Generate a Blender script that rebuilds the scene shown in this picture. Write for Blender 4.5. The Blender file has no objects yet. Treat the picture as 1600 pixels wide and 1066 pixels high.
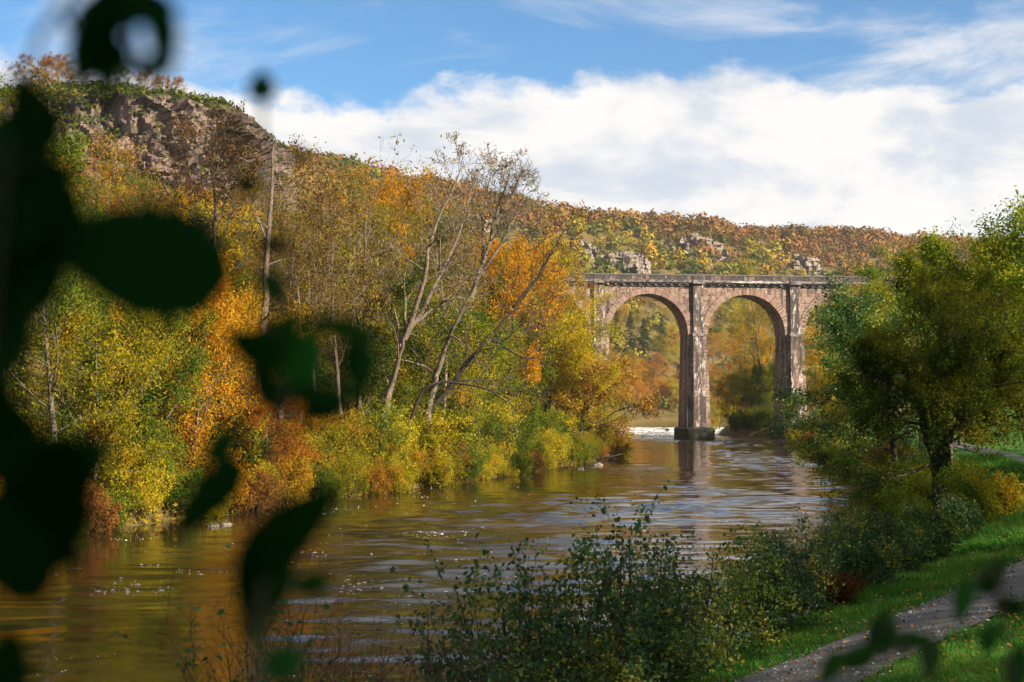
import bpy, math, random
import numpy as np
from mathutils import Vector, Matrix

S = bpy.context.scene
COL = S.collection
R = math.radians

# ------------------------------------------------------------------ camera
F = 2222.0                     # focal length in pixels of the 1600 px wide photograph
CAMZ = 5.5                     # above the water
PITCH = math.atan(105 / F)
cam_d = bpy.data.cameras.new('camera')
cam = bpy.data.objects.new('camera', cam_d)
COL.objects.link(cam)
cam.location = (0, 0, CAMZ)
cam.rotation_euler = (R(90) + PITCH, 0, 0)
cam_d.sensor_width = 36
cam_d.lens = 50
cam_d.clip_start = 0.05
cam_d.clip_end = 8000
cam_d.dof.use_dof = True
cam_d.dof.focus_distance = 110
cam_d.dof.aperture_fstop = 4.0
S.camera = cam

# ------------------------------------------------------------------ light
SUN_AZ = (0.85, -0.53)         # horizontal direction towards the sun
SUN_EL = R(27)
sun_d = bpy.data.lights.new('sun', 'SUN')
sun_d.energy = 5.0
sun_d.angle = R(0.5)
sun_d.color = (1.0, 0.87, 0.70)
sun = bpy.data.objects.new('sun', sun_d)
COL.objects.link(sun)
_s = Vector((SUN_AZ[0], SUN_AZ[1], math.tan(SUN_EL) * math.hypot(*SUN_AZ)))
sun.rotation_euler = _s.to_track_quat('Z', 'Y').to_euler()
sun.location = (60, -40, 80)

W = bpy.data.worlds.new('World')
S.world = W
W.use_nodes = True
nt = W.node_tree
for n in list(nt.nodes):
    nt.nodes.remove(n)


class NT:
    """small helper for node trees"""
    def __init__(s, tree):
        s.t = tree

    def n(s, typ, ins=None, **kw):
        nd = s.t.nodes.new(typ)
        for k, v in kw.items():
            setattr(nd, k, v)
        for k, v in (ins or {}).items():
            sock = nd.inputs[k]
            if isinstance(v, bpy.types.NodeSocket):
                s.t.links.new(v, sock)
            else:
                sock.default_value = v
        return nd

    def math(s, op, a, b=0.0, c=None, clamp=False):
        nd = s.t.nodes.new('ShaderNodeMath')
        nd.operation = op
        nd.use_clamp = clamp
        for i, v in enumerate((a, b) if c is None else (a, b, c)):
            if isinstance(v, bpy.types.NodeSocket):
                s.t.links.new(v, nd.inputs[i])
            else:
                nd.inputs[i].default_value = v
        return nd.outputs[0]

    def rng(s, v, a, b, c=0.0, d=1.0, smooth=True):
        nd = s.n('ShaderNodeMapRange', {'Value': v, 'From Min': a, 'From Max': b, 'To Min': c, 'To Max': d})
        nd.interpolation_type = 'SMOOTHSTEP' if smooth else 'LINEAR'
        return nd.outputs[0]

    def noise(s, vec, scale, detail=4.0, rough=0.55, dist=0.0):
        nd = s.n('ShaderNodeTexNoise', {'Scale': scale, 'Detail': detail, 'Roughness': rough, 'Distortion': dist})
        if vec is not None:
            s.t.links.new(vec, nd.inputs['Vector'])
        return nd.outputs['Fac']

    def mapping(s, vec, scale=(1, 1, 1), loc=(0, 0, 0), rot=(0, 0, 0)):
        return s.n('ShaderNodeMapping', {'Vector': vec, 'Scale': scale, 'Location': loc, 'Rotation': rot}).outputs[0]

    def mix(s, fac, a, b, mode='MIX'):
        nd = s.t.nodes.new('ShaderNodeMix')
        nd.data_type = 'RGBA'
        nd.blend_type = mode
        for i, v in ((0, fac), (6, a), (7, b)):
            if isinstance(v, bpy.types.NodeSocket):
                s.t.links.new(v, nd.inputs[i])
            else:
                nd.inputs[i].default_value = v if i == 0 else (tuple(v) + (1,))[:4]
        return nd.outputs[2]

    def ramp(s, fac, stops):
        nd = s.t.nodes.new('ShaderNodeValToRGB')
        els = nd.color_ramp.elements
        while len(els) < len(stops):
            els.new(0.5)
        for e, (p, c) in zip(els, stops):
            e.position = p
            e.color = (tuple(c) + (1,))[:4]
        s.t.links.new(fac, nd.inputs[0])
        return nd.outputs[0]


# sky: Nishita plus a bank of white cumulus low down and thin wisps above it
w = NT(nt)
sky = w.n('ShaderNodeTexSky', sky_type='NISHITA', sun_disc=False, sun_elevation=SUN_EL,
          sun_rotation=math.atan2(SUN_AZ[0], SUN_AZ[1]), altitude=100, air_density=1.0, dust_density=0.3, ozone_density=2.2)
tc = w.n('ShaderNodeTexCoord').outputs['Generated']
sep = w.n('ShaderNodeSeparateXYZ', {0: tc})
dz = sep.outputs[2]
n1 = w.noise(w.mapping(tc, (5.5, 5.5, 9.0), (1.3, 0.4, 2.7)), 1.0, 8, 0.55, 0.15)
n2 = w.noise(w.mapping(tc, (16, 16, 26), (4.2, 1.0, 0.0)), 1.0, 7, 0.6, 0.2)
nb = w.math('ADD', w.math('MULTIPLY', n1, 0.58), w.math('MULTIPLY', n2, 0.42))
bias = w.rng(dz, 0.155, 0.265, 0.36, -0.14)
bank = w.rng(w.math('ADD', nb, bias), 0.50, 0.62)
wn = w.noise(w.mapping(tc, (4.5, 4.5, 16.0), (0.2, 3.1, 0.7), (0.0, R(7), 0.0)), 1.0, 9, 0.62, 0.6)
veil = w.rng(dz, 0.27, 0.42, 0.0, 0.21)
wisp = w.math('MULTIPLY', w.rng(w.math('ADD', wn, veil), 0.43, 0.74), 0.88)
cloud = w.math('MAXIMUM', bank, wisp)
ng = w.noise(w.mapping(tc, (10, 10, 22), (8.2, 0, 1.0)), 1.0, 7, 0.6, 0.3)
cc = w.mix(w.rng(ng, 0.40, 0.66), (6.7, 6.55, 6.4), (4.3, 4.8, 5.5))
skyc = w.mix(1.0, sky.outputs[0], (0.55, 0.88, 1.08), 'MULTIPLY')
colr = w.mix(cloud, skyc, cc)
bg = w.n('ShaderNodeBackground', {'Color': colr, 'Strength': 0.05})
wo = w.n('ShaderNodeOutputWorld', {'Surface': bg.outputs[0]})

S.view_settings.view_transform = 'Standard'
S.view_settings.look = 'None'
S.view_settings.exposure = 1.58
S.view_settings.gamma = 1.0
S.view_settings.use_curve_mapping = False
S.cycles.max_bounces = 6
S.cycles.diffuse_bounces = 3
S.cycles.glossy_bounces = 3
S.cycles.transmission_bounces = 4
S.cycles.volume_bounces = 0
S.cycles.use_denoising = True
S.cycles.caustics_reflective = False
S.cycles.caustics_refractive = False


# ------------------------------------------------------------------ helpers
def P(px, py, D):
    """world point that the photograph shows at pixel (px, py), at depth y = D"""
    u, v = (px - 800) / F, (533 - py) / F
    y = math.cos(PITCH) - v * math.sin(PITCH)
    z = math.sin(PITCH) + v * math.cos(PITCH)
    t = D / y
    return np.array((u * t, D, CAMZ + z * t))


def proj(p):
    x, y, z = p[0], p[1], p[2] - CAMZ
    d = y * math.cos(PITCH) + z * math.sin(PITCH)
    v = -y * math.sin(PITCH) + z * math.cos(PITCH)
    if d <= 0.01:
        return (-9999, -9999)
    return (800 + F * x / d, 533 - F * v / d)


def mesh_np(name, V, faces, tone=None, smooth=False, attr='tone'):
    """V (n,3); faces: (m,k) int array or list of such arrays with different k"""
    me = bpy.data.meshes.new(name)
    if not isinstance(faces, (list, tuple)):
        faces = [faces]
    faces = [np.asarray(f, dtype=np.int32) for f in faces if len(f)]
    V = np.ascontiguousarray(V, dtype=np.float32)
    loops = np.concatenate([f.ravel() for f in faces])
    sizes = np.concatenate([np.full(len(f), f.shape[1], dtype=np.int32) for f in faces])
    starts = np.concatenate([[0], np.cumsum(sizes)[:-1]]).astype(np.int32)
    me.vertices.add(len(V))
    me.vertices.foreach_set('co', V.ravel())
    me.loops.add(len(loops))
    me.loops.foreach_set('vertex_index', loops)
    me.polygons.add(len(sizes))
    me.polygons.foreach_set('loop_start', starts)
    me.polygons.foreach_set('loop_total', sizes)
    if tone is not None:
        a = me.attributes.new(attr, 'FLOAT', 'FACE' if len(tone) == len(sizes) else 'POINT')
        a.data.foreach_set('value', np.ascontiguousarray(tone, dtype=np.float32))
    me.polygons.foreach_set('use_smooth', np.full(len(sizes), smooth, dtype=bool))
    me.update(calc_edges=True)
    return me


def obj(name, me, mat=None, parent=None, loc=None):
    o = bpy.data.objects.new(name, me)
    COL.objects.link(o)
    if mat is not None and me is not None and not me.materials:
        me.materials.append(mat)
    if mat is not None and me is not None and me.materials and me.materials[0] is not mat:
        o.material_slots[0].link = 'OBJECT'
        o.material_slots[0].material = mat
    if parent is not None:
        o.parent = parent
    if loc is not None:
        o.location = loc
    return o


def tag(o, label=None, cat=None, group=None, kind=None):
    if label:
        o['label'] = label
    if cat:
        o['category'] = cat
    if group:
        o['group'] = group
    if kind:
        o['kind'] = kind
    return o


def empty(name, loc, rz=0.0, sc=1.0):
    o = bpy.data.objects.new(name, None)
    COL.objects.link(o)
    o.location = loc
    o.rotation_euler = (0, 0, rz)
    o.scale = (sc,) * 3 if not isinstance(sc, tuple) else sc
    o.empty_display_size = 0.3
    return o


def hash2(i, j, k=0):
    h = (i.astype(np.int64) * 374761393 + j.astype(np.int64) * 668265263 + np.int64(k) * 2147483647) & 0xFFFFFFFF
    h = ((h ^ (h >> 13)) * 1274126177) & 0xFFFFFFFF
    h = h ^ (h >> 16)
    return (h & 0xFFFFFF) / float(0xFFFFFF)


def vnoise(x, y, k=0):
    xi, yi = np.floor(x), np.floor(y)
    fx, fy = x - xi, y - yi
    fx, fy = fx * fx * (3 - 2 * fx), fy * fy * (3 - 2 * fy)
    a, b = hash2(xi, yi, k), hash2(xi + 1, yi, k)
    c, d = hash2(xi, yi + 1, k), hash2(xi + 1, yi + 1, k)
    return (a + (b - a) * fx) * (1 - fy) + (c + (d - c) * fx) * fy


def fbm(x, y, o=4, k=0):
    s, a, t = 0.0, 0.5, 0.0
    for i in range(o):
        s = s + a * vnoise(x * 2 ** i, y * 2 ** i, k + i)
        t += a
        a *= 0.5
    return s / t


def smooth(a, b, x):
    t = np.clip((x - a) / (b - a), 0, 1)
    return t * t * (3 - 2 * t)


# ------------------------------------------------------------------ materials
def new_mat(name):
    m = bpy.data.materials.new(name)
    m.use_nodes = True
    for n in list(m.node_tree.nodes):
        m.node_tree.nodes.remove(n)
    return m, NT(m.node_tree)


def out(t, sh):
    t.n('ShaderNodeOutputMaterial', {'Surface': sh})


def leaf_mat(name, stops, transl=0.42, gloss=0.0, var=0.35, hue=0.03):
    m, t = new_mat(name)
    a = t.n('ShaderNodeAttribute', attribute_name='tone').outputs['Fac']
    oi = t.n('ShaderNodeObjectInfo').outputs['Random']
    c = t.ramp(t.math('ADD', a, t.math('MULTIPLY', t.math('SUBTRACT', oi, 0.5), 0.35)), stops)
    hs = t.n('ShaderNodeHueSaturation', {'Color': c, 'Hue': t.math('ADD', 0.5, t.math('MULTIPLY', t.math('SUBTRACT', oi, 0.5), hue)),
                                         'Value': t.math('ADD', 1 - var / 2, t.math('MULTIPLY', oi, var))})
    c = hs.outputs[0]
    d = t.n('ShaderNodeBsdfDiffuse', {'Color': c}).outputs[0]
    tc = t.mix(1.0, c, (1.15, 1.1, 0.6), 'MULTIPLY')
    tr = t.n('ShaderNodeBsdfTranslucent', {'Color': tc}).outputs[0]
    sh = t.n('ShaderNodeMixShader', {0: transl, 1: d, 2: tr}).outputs[0]
    if gloss:
        g = t.n('ShaderNodeBsdfGlossy', {'Color': (1, 1, 1, 1), 'Roughness': 0.42}).outputs[0]
        sh = t.n('ShaderNodeMixShader', {0: gloss, 1: sh, 2: g}).outputs[0]
    out(t, sh)
    return m


LEAF = {
    'yellowgreen': leaf_mat('leaf_yellow_green', [(0.0, (.06, .085, .008)), (0.45, (.20, .20, .012)), (0.8, (.40, .31, .018)), (1.0, (.50, .28, .018))]),
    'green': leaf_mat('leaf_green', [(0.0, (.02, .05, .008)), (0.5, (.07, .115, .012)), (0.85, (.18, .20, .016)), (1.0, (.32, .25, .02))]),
    'gold': leaf_mat('leaf_gold', [(0.0, (.10, .085, .01)), (0.4, (.27, .165, .012)), (0.8, (.44, .23, .015)), (1.0, (.44, .15, .012))]),
    'orange': leaf_mat('leaf_orange', [(0.0, (.12, .085, .01)), (0.4, (.33, .15, .012)), (0.8, (.45, .19, .013)), (1.0, (.38, .10, .012))]),
    'rust': leaf_mat('leaf_rust', [(0.0, (.07, .055, .012)), (0.5, (.20, .09, .024)), (0.85, (.31, .13, .028)), (1.0, (.36, .20, .035))]),
    'olive': leaf_mat('leaf_olive', [(0.0, (.06, .055, .008)), (0.5, (.17, .135, .014)), (0.85, (.32, .21, .018)), (1.0, (.36, .16, .02))]),
    'plum': leaf_mat('leaf_plum_brown', [(0.0, (.06, .045, .015)), (0.5, (.15, .085, .03)), (0.85, (.21, .13, .035)), (1.0, (.26, .22, .025))]),
    'conifer': leaf_mat('needle_green', [(0.0, (.008, .022, .008)), (0.6, (.02, .05, .018)), (1.0, (.04, .08, .025))], transl=0.15),
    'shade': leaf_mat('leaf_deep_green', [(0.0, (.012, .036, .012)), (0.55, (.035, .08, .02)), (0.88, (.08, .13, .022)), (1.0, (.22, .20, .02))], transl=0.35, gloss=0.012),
    'farrust': leaf_mat('far_leaf_russet', [(0.0, (.05, .06, .014)), (0.3, (.11, .075, .022)), (0.6, (.18, .085, .03)), (0.85, (.25, .12, .035)), (1.0, (.24, .16, .03))], transl=0.18, var=0, hue=0),
    'farolive': leaf_mat('far_leaf_olive', [(0.0, (.03, .055, .012)), (0.4, (.10, .11, .016)), (0.7, (.22, .19, .02)), (1.0, (.30, .17, .025))], transl=0.18, var=0, hue=0),
    'gorse': leaf_mat('gorse_green', [(0.0, (.02, .035, .01)), (0.6, (.06, .08, .015)), (0.9, (.15, .14, .02)), (1.0, (.2, .12, .02))], transl=0.2),
    'near': leaf_mat('near_leaf_shaded_green', [(0.0, (.0015, .009, .0035)), (1.0, (.009, .042, .008))], transl=0.38, gloss=0.0),  # near-black ramp: the shade on the close leaves is put into the colour
    'grass': leaf_mat('grass_green', [(0.0, (.028, .085, .014)), (0.6, (.065, .16, .026)), (1.0, (.14, .22, .035))], transl=0.35, gloss=0.0, var=0),
    'fallen': leaf_mat('fallen_leaf_brown', [(0.0, (.08, .03, .01)), (0.5, (.2, .09, .02)), (1.0, (.33, .2, .04))], transl=0.1, var=0),
}


def bark_mat(name, a, b, moss=(.06, .08, .015), mossy=0.5, scale=3.0):
    m, t = new_mat(name)
    tc = t.n('ShaderNodeTexCoord').outputs['Object']
    n1 = t.noise(t.mapping(tc, (1, 1, 0.35)), scale * 4, 5, 0.65)
    n2 = t.noise(tc, scale * 0.35, 4)
    c = t.mix(t.rng(n1, 0.35, 0.68), a, b)
    c = t.mix(t.math('MULTIPLY', t.rng(n2, 0.5, 0.68), mossy), c, moss)
    bp = t.n('ShaderNodeBump', {'Height': n1, 'Strength': 0.6, 'Distance': 0.05}).outputs[0]
    p = t.n('ShaderNodeBsdfPrincipled', {'Base Color': c, 'Roughness': 0.9, 'Specular IOR Level': 0.2, 'Normal': bp}).outputs[0]
    out(t, p)
    return m


BARK = {
    'grey': bark_mat('bark_grey_brown', (.05, .04, .03), (.16, .125, .095)),
    'pale': bark_mat('bark_pale', (.07, .052, .04), (.24, .18, .14), mossy=0.6),
    'dark': bark_mat('bark_dark', (.018, .014, .011), (.06, .046, .034), mossy=0.5),
    'red': bark_mat('twig_reddish', (.05, .022, .016), (.12, .055, .035), mossy=0.1),
}


def rock_mat(name, a, b, dark, veg, vegn=0.5, sc=1.0):
    m, t = new_mat(name)
    geo = t.n('ShaderNodeNewGeometry')
    pos = geo.outputs['Position']
    n1 = t.noise(pos, 0.35 * sc, 6, 0.65)
    n2 = t.noise(t.mapping(pos, (1, 1, 0.22)), 0.9 * sc, 6, 0.7)
    n3 = t.noise(pos, 2.2 * sc, 4, 0.6)
    c = t.mix(t.rng(n1, 0.35, 0.65), a, b)
    c = t.mix(t.math('MULTIPLY', t.rng(n2, 0.54, 0.68), 0.85), c, dark)
    c = t.mix(t.math('MULTIPLY', t.rng(n3, 0.58, 0.70), 0.5), c, (.29, .24, .215))
    nz = t.n('ShaderNodeSeparateXYZ', {0: geo.outputs['Normal']}).outputs[2]
    nv = t.noise(pos, 0.5 * sc, 5, 0.6)
    vf = t.rng(t.math('ADD', nz, t.math('MULTIPLY', t.math('SUBTRACT', nv, 0.5), 1.1)), vegn, vegn + 0.18)
    vc = t.mix(t.rng(t.noise(pos, 0.8 * sc, 4), 0.35, 0.65), veg, (.09, .075, .02))
    c = t.mix(vf, c, vc)
    bp = t.n('ShaderNodeBump', {'Height': t.math('ADD', n2, t.math('MULTIPLY', n3, 0.5)), 'Strength': 0.9, 'Distance': 0.8 / sc}).outputs[0]
    p = t.n('ShaderNodeBsdfPrincipled', {'Base Color': c, 'Roughness': 0.92, 'Specular IOR Level': 0.2, 'Normal': bp}).outputs[0]
    out(t, p)
    return m


M_ROCK = rock_mat('cliff_rock', (.075, .056, .052), (.22, .15, .13), (.022, .02, .02), (.025, .04, .010), 0.30)
M_CRAG = rock_mat('crag_rock', (.15, .12, .105), (.28, .22, .195), (.06, .048, .044), (.06, .065, .018), 0.45)


def ground_mat():
    m, t = new_mat('ground_earth')
    pos = t.n('ShaderNodeNewGeometry').outputs['Position']
    lawn = t.n('ShaderNodeAttribute', attribute_name='lawn').outputs['Fac']
    n1 = t.noise(pos, 0.12, 6, 0.65)
    n2 = t.noise(pos, 1.5, 5, 0.6)
    n3 = t.noise(pos, 9.0, 4, 0.6)
    wood = t.ramp(n1, [(0.3, (.05, .05, .012)), (0.5, (.11, .08, .02)), (0.68, (.16, .085, .025)), (0.8, (.07, .07, .015))])
    wood = t.mix(t.rng(n2, 0.4, 0.7), wood, (.05, .04, .018))
    grs = t.mix(t.rng(n3, 0.35, 0.65), (.025, .08, .010), (.05, .13, .018))
    grs = t.mix(t.math('MULTIPLY', t.rng(n2, 0.5, 0.75), 0.5), grs, (.05, .09, .016))
    c = t.mix(lawn, wood, grs)
    bp = t.n('ShaderNodeBump', {'Height': t.math('ADD', n2, t.math('MULTIPLY', n3, 0.4)), 'Strength': 0.7, 'Distance': 0.25}).outputs[0]
    p = t.n('ShaderNodeBsdfPrincipled', {'Base Color': c, 'Roughness': 0.95, 'Specular IOR Level': 0.1, 'Normal': bp}).outputs[0]
    out(t, p)
    return m


def path_mat():
    m, t = new_mat('path_gravel')
    pos = t.n('ShaderNodeNewGeometry').outputs['Position']
    n1 = t.noise(pos, 26, 5, 0.8)
    n2 = t.noise(pos, 1.6, 4, 0.6)
    vor = t.n('ShaderNodeTexVoronoi', {'Vector': pos, 'Scale': 28.0})
    c = t.mix(t.rng(n1, 0.3, 0.7), (.014, .014, .015), (.105, .10, .10))
    c = t.mix(t.math('MULTIPLY', t.rng(n2, 0.42, 0.66), 0.8), c, (.035, .032, .025))
    bp = t.n('ShaderNodeBump', {'Height': t.math('SUBTRACT', n1, vor.outputs['Distance']), 'Strength': 0.8, 'Distance': 0.03}).outputs[0]
    p = t.n('ShaderNodeBsdfPrincipled', {'Base Color': c, 'Roughness': 0.85, 'Normal': bp}).outputs[0]
    out(t, p)
    return m


def water_mat():
    m, t = new_mat('river_water')
    pos = t.n('ShaderNodeNewGeometry').outputs['Position']
    foam = t.n('ShaderNodeAttribute', attribute_name='foam').outputs['Fac']
    calm = t.n('ShaderNodeAttribute', attribute_name='calm').outputs['Fac']
    curr = t.n('ShaderNodeAttribute', attribute_name='current').outputs['Fac']
    big = t.noise(t.mapping(pos, (0.10, 0.045, 1)), 1.0, 4, 0.55, 0.4)
    w1 = t.noise(t.mapping(pos, (0.5, 0.9, 1)), 1.0, 3, 0.5, 0.5)
    w2 = t.noise(t.mapping(pos, (2.6, 3.2, 1)), 1.0, 4, 0.6, 0.8)
    h = t.math('ADD', t.math('MULTIPLY', w1, 0.6), t.math('MULTIPLY', w2, 0.28))
    stren = t.math('MULTIPLY', t.math('MULTIPLY', t.rng(big, 0.34, 0.64, 0.25, 1.0), curr), t.math('SUBTRACT', 1.0, t.math('MULTIPLY', calm, 0.93)))
    bp = t.n('ShaderNodeBump', {'Height': h, 'Strength': stren, 'Distance': 0.07}).outputs[0]
    fn = t.noise(t.mapping(pos, (0.9, 0.45, 1)), 1.0, 7, 0.75, 1.0)
    ff = t.math('MULTIPLY', foam, t.rng(fn, 0.42, 0.58))
    c = t.mix(t.noise(pos, 0.06, 3), (.020, .013, .004), (.030, .020, .007))
    c = t.mix(ff, c, (.75, .74, .73))
    rg = t.math('ADD', 0.06, t.math('MULTIPLY', ff, 0.6))
    p = t.n('ShaderNodeBsdfPrincipled', {'Base Color': c, 'Roughness': rg, 'IOR': 1.36, 'Normal': bp}).outputs[0]
    out(t, p)
    return m


def stone_mat(name, dark=0.0, course=0.30, light=0.0):
    """coursed pinkish brickwork in the bridge's own coordinates, with soot, lime streaks and moss"""
    m, t = new_mat(name)
    oc = t.n('ShaderNodeTexCoord').outputs['Object']
    sp = t.n('ShaderNodeSeparateXYZ', {0: oc})
    uv = t.n('ShaderNodeCombineXYZ', {0: t.math('ADD', sp.outputs[0], sp.outputs[1]), 1: sp.outputs[2]}).outputs[0]
    br = t.n('ShaderNodeTexBrick', {'Vector': uv, 'Color1': (.115, .058, .040, 1), 'Color2': (.30, .205, .155, 1), 'Mortar': (.27, .23, .195, 1),
                                    'Scale': 1.0, 'Mortar Size': 0.035, 'Mortar Smooth': 0.3, 'Bias': -0.05, 'Brick Width': 0.62, 'Row Height': course})
    br.offset = 0.5
    n0 = t.noise(uv, 2.3, 4, 0.7)
    c = t.mix(t.math('MULTIPLY', t.rng(n0, 0.52, 0.66), 0.65), br.outputs[0], (.33, .28, .24))
    c = t.mix(t.math('MULTIPLY', t.rng(t.noise(uv, 1.1, 5, 0.7), 0.50, 0.64), 0.6), c, (.20, .08, .05))
    st = t.noise(t.mapping(oc, (1.3, 1.3, 0.16)), 1.0, 6, 0.7)
    c = t.mix(t.math('MULTIPLY', t.rng(st, 0.50 - dark * 0.3, 0.66 - dark * 0.3), 0.9), c, (.035, .033, .033))
    lm = t.noise(t.mapping(oc, (1.6, 1.6, 0.45), (7, 3, 1)), 1.0, 6, 0.75)
    c = t.mix(t.math('MULTIPLY', t.rng(lm, 0.60 - light * .08, 0.70 - light * .08), 0.75), c, (.55, .50, .47))
    bp = t.n('ShaderNodeBump', {'Height': t.math('SUBTRACT', n0, br.outputs['Fac']), 'Strength': 0.8, 'Distance': 0.06}).outputs[0]
    p = t.n('ShaderNodeBsdfPrincipled', {'Base Color': c, 'Roughness': 0.9, 'Specular IOR Level': 0.2, 'Normal': bp}).outputs[0]
    out(t, p)
    return m


def voussoir_mat():
    m, t = new_mat('bridge_voussoir_stone')
    a = t.n('ShaderNodeAttribute', attribute_name='tone').outputs['Fac']
    oc = t.n('ShaderNodeTexCoord').outputs['Object']
    c = t.ramp(a, [(0, (.12, .07, .05)), (0.5, (.23, .15, .115)), (0.8, (.30, .21, .17)), (1, (.38, .31, .27))])
    c = t.mix(t.math('MULTIPLY', t.rng(t.noise(oc, 1.2, 5, 0.7), 0.5, 0.68), 0.7), c, (.06, .05, .05))
    p = t.n('ShaderNodeBsdfPrincipled', {'Base Color': c, 'Roughness': 0.9, 'Specular IOR Level': 0.2}).outputs[0]
    out(t, p)
    return m


def plain_mat(name, c, rough=0.85, c2=None, sc=8.0):
    m, t = new_mat(name)
    col = (tuple(c) + (1,))[:4]
    if c2 is not None:
        oc = t.n('ShaderNodeTexCoord').outputs['Object']
        col = t.mix(t.rng(t.noise(oc, sc, 4, 0.65), 0.35, 0.65), c, c2)
    p = t.n('ShaderNodeBsdfPrincipled', {'Base Color': col, 'Roughness': rough, 'Specular IOR Level': 0.25}).outputs[0]
    out(t, p)
    return m


def toned_mat(name, stops, rough=0.8):
    m, t = new_mat(name)
    a = t.n('ShaderNodeAttribute', attribute_name='tone').outputs['Fac']
    p = t.n('ShaderNodeBsdfPrincipled', {'Base Color': t.ramp(a, stops), 'Roughness': rough}).outputs[0]
    out(t, p)
    return m


M_GROUND, M_PATH, M_WATER = ground_mat(), path_mat(), water_mat()
M_STONE = stone_mat('bridge_brickwork', 0.12, light=0.25)
M_STONE_D = stone_mat('bridge_sooty_brickwork', 0.55)
M_STONE_S = stone_mat('bridge_streaked_pilaster', 0.36, light=0.9)
M_VOUS = voussoir_mat()
M_CORN = plain_mat('bridge_cornice_stone', (.035, .035, .036), 0.9, (.19, .16, .15), 1.4)
M_COPE = plain_mat('bridge_coping_stone', (.022, .022, .024), 0.9, (.13, .125, .12), 2.2)
M_PLINTH = plain_mat('bridge_wet_plinth', (.010, .010, .009), 0.7, (.035, .038, .018), 0.9)
M_FOAM = plain_mat('river_foam', (.72, .70, .68), 0.7)
M_PEB = toned_mat('pebble_stone', [(0, (.04, .037, .035)), (0.7, (.13, .125, .12)), (1, (.32, .30, .29))])
M_BLACK = plain_mat('bridge_drain_iron', (.008, .008, .008), 0.6)
M_LIME = plain_mat('bridge_lime_stain', (.45, .42, .40), 0.9, (.2, .18, .17), 3.0)

# ------------------------------------------------------------------ terrain
LEFT = np.array([(-300, -330), (-120, -120), (-60, -20), (-34, 28), (-21, 58), (-9, 92), (-1.5, 114), (6, 140), (11, 158), (12, 175), (13, 200), (16, 245),
                 (20, 300), (28, 360), (38, 430), (48, 500), (72, 562), (130, 605), (260, 680), (500, 800), (1000, 1000), (2500, 1500)], float)
RIGHT = np.array([(-240, -360), (-80, -140), (-40, -40), (-22, 0), (-12, 9.5), (-4, 14.6), (0.2, 18.6), (3.6, 25.5), (8, 34.5), (14, 49), (21, 75), (27, 108), (36, 170), (46, 230),
                  (50.5, 246), (41, 262), (42, 290), (50, 330), (60, 385), (80, 470), (110, 530), (170, 570), (300, 645), (520, 765), (1020, 965), (2520, 1460)], float)


def sdist(poly, x, y):
    """distance to a polyline, positive on its left side, and the y of the nearest point"""
    best = np.full(x.shape, 1e18)
    sg = np.zeros(x.shape)
    pb = np.zeros(x.shape)
    ny = np.zeros(x.shape)
    for (ax, ay), (bx, by) in zip(poly[:-1], poly[1:]):
        dx, dy = bx - ax, by - ay
        L2 = dx * dx + dy * dy
        t = np.clip(((x - ax) * dx + (y - ay) * dy) / L2, 0, 1)
        qx, qy = x - (ax + t * dx), y - (ay + t * dy)
        d2 = qx * qx + qy * qy
        cr = (dx * (y - ay) - dy * (x - ax)) / math.sqrt(L2)
        near = d2 < best - 1e-7
        tie = (np.abs(d2 - best) <= 1e-7) & (np.abs(cr) > pb)
        m = near | tie
        best = np.where(m, d2, best)
        pb = np.where(m, np.abs(cr), pb)
        sg = np.where(m, np.sign(cr), sg)
        ny = np.where(m, ay + t * dy, ny)
    return np.sqrt(best) * np.where(sg == 0, 1, sg), ny


PATH = np.array([(-10, 2), (-2.5, 10.5), (2.4, 16.3), (4.4, 19.0), (7.5, 23.4), (9.8, 26.6), (14, 33.5), (19, 44), (24, 60), (29, 80), (34, 105), (40, 135)], float)


def ground(x, y):
    x = np.asarray(x, float)
    y = np.asarray(y, float)
    dl, yl = sdist(LEFT, x, y)
    dr, yr = sdist(RIGHT, x, y)
    dr = -dr
    # left (far) valley side
    Hc = np.interp(yl, [-300, 100, 300, 400, 460, 560, 640, 800], [40, 44, 42, 56, 84, 109, 105, 108])
    dc = np.interp(yl, [-300, 300, 420, 500, 600, 800], [110, 112, 105, 135, 190, 200])
    t = np.clip((dl - 9) / (dc - 9), 0, 1)
    prof = 0.35 * t + 0.65 * (t * t * (3 - 2 * t))
    zl = 1.3 * smooth(-0.3, 1.6, dl) + 1.2 * smooth(2, 14, dl) + Hc * prof + np.maximum(dl - dc, 0) * 0.05
    zl = zl + (fbm(x / 28, y / 28, 4, 3) - 0.5) * np.clip(dl / 8, 0, 9)
    # right (near) bank
    rr = np.clip((dr - 14) / 150, 0, 1)
    zr = 1.9 * smooth(-0.4, 1.8, dr) + 0.6 * smooth(1.5, 6, dr) + 0.05 * np.clip(dr - 9, 0, 25) + 46 * rr * rr * (3 - 2 * rr) * smooth(-200, 60, y)
    zr = zr + (fbm(x / 6, y / 6, 3, 11) - 0.5) * 0.22 * np.clip(dr / 3, 0, 1) + (fbm(x / 40, y / 40, 3, 17) - 0.5) * np.clip((dr - 20) / 12, 0, 7)
    zr = zr + 1.35 * np.exp(-(x * x + (y + 1.0) ** 2) / (2 * 4.6 ** 2))
    dp, _ = sdist(PATH, x, y)
    z = np.where(dl > -0.6, zl, np.where(dr > -0.6, zr, -1.4))
    bed = np.minimum(np.maximum(-1.4, -1.4 + 0), 0)
    z = np.where((dl <= -0.6) & (dr <= -0.6), bed, z)
    # soften the bank toe
    z = np.where((dl > -0.6) & (dl < 0), np.minimum(z, -0.2), z)
    z = np.where((dr > -0.6) & (dr < 0) & (dl < -0.6), np.minimum(z, -0.2), z)
    up = 0.9 * smooth(300, 350, y)
    return z + np.where(dl > -0.6, up, up)


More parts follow.
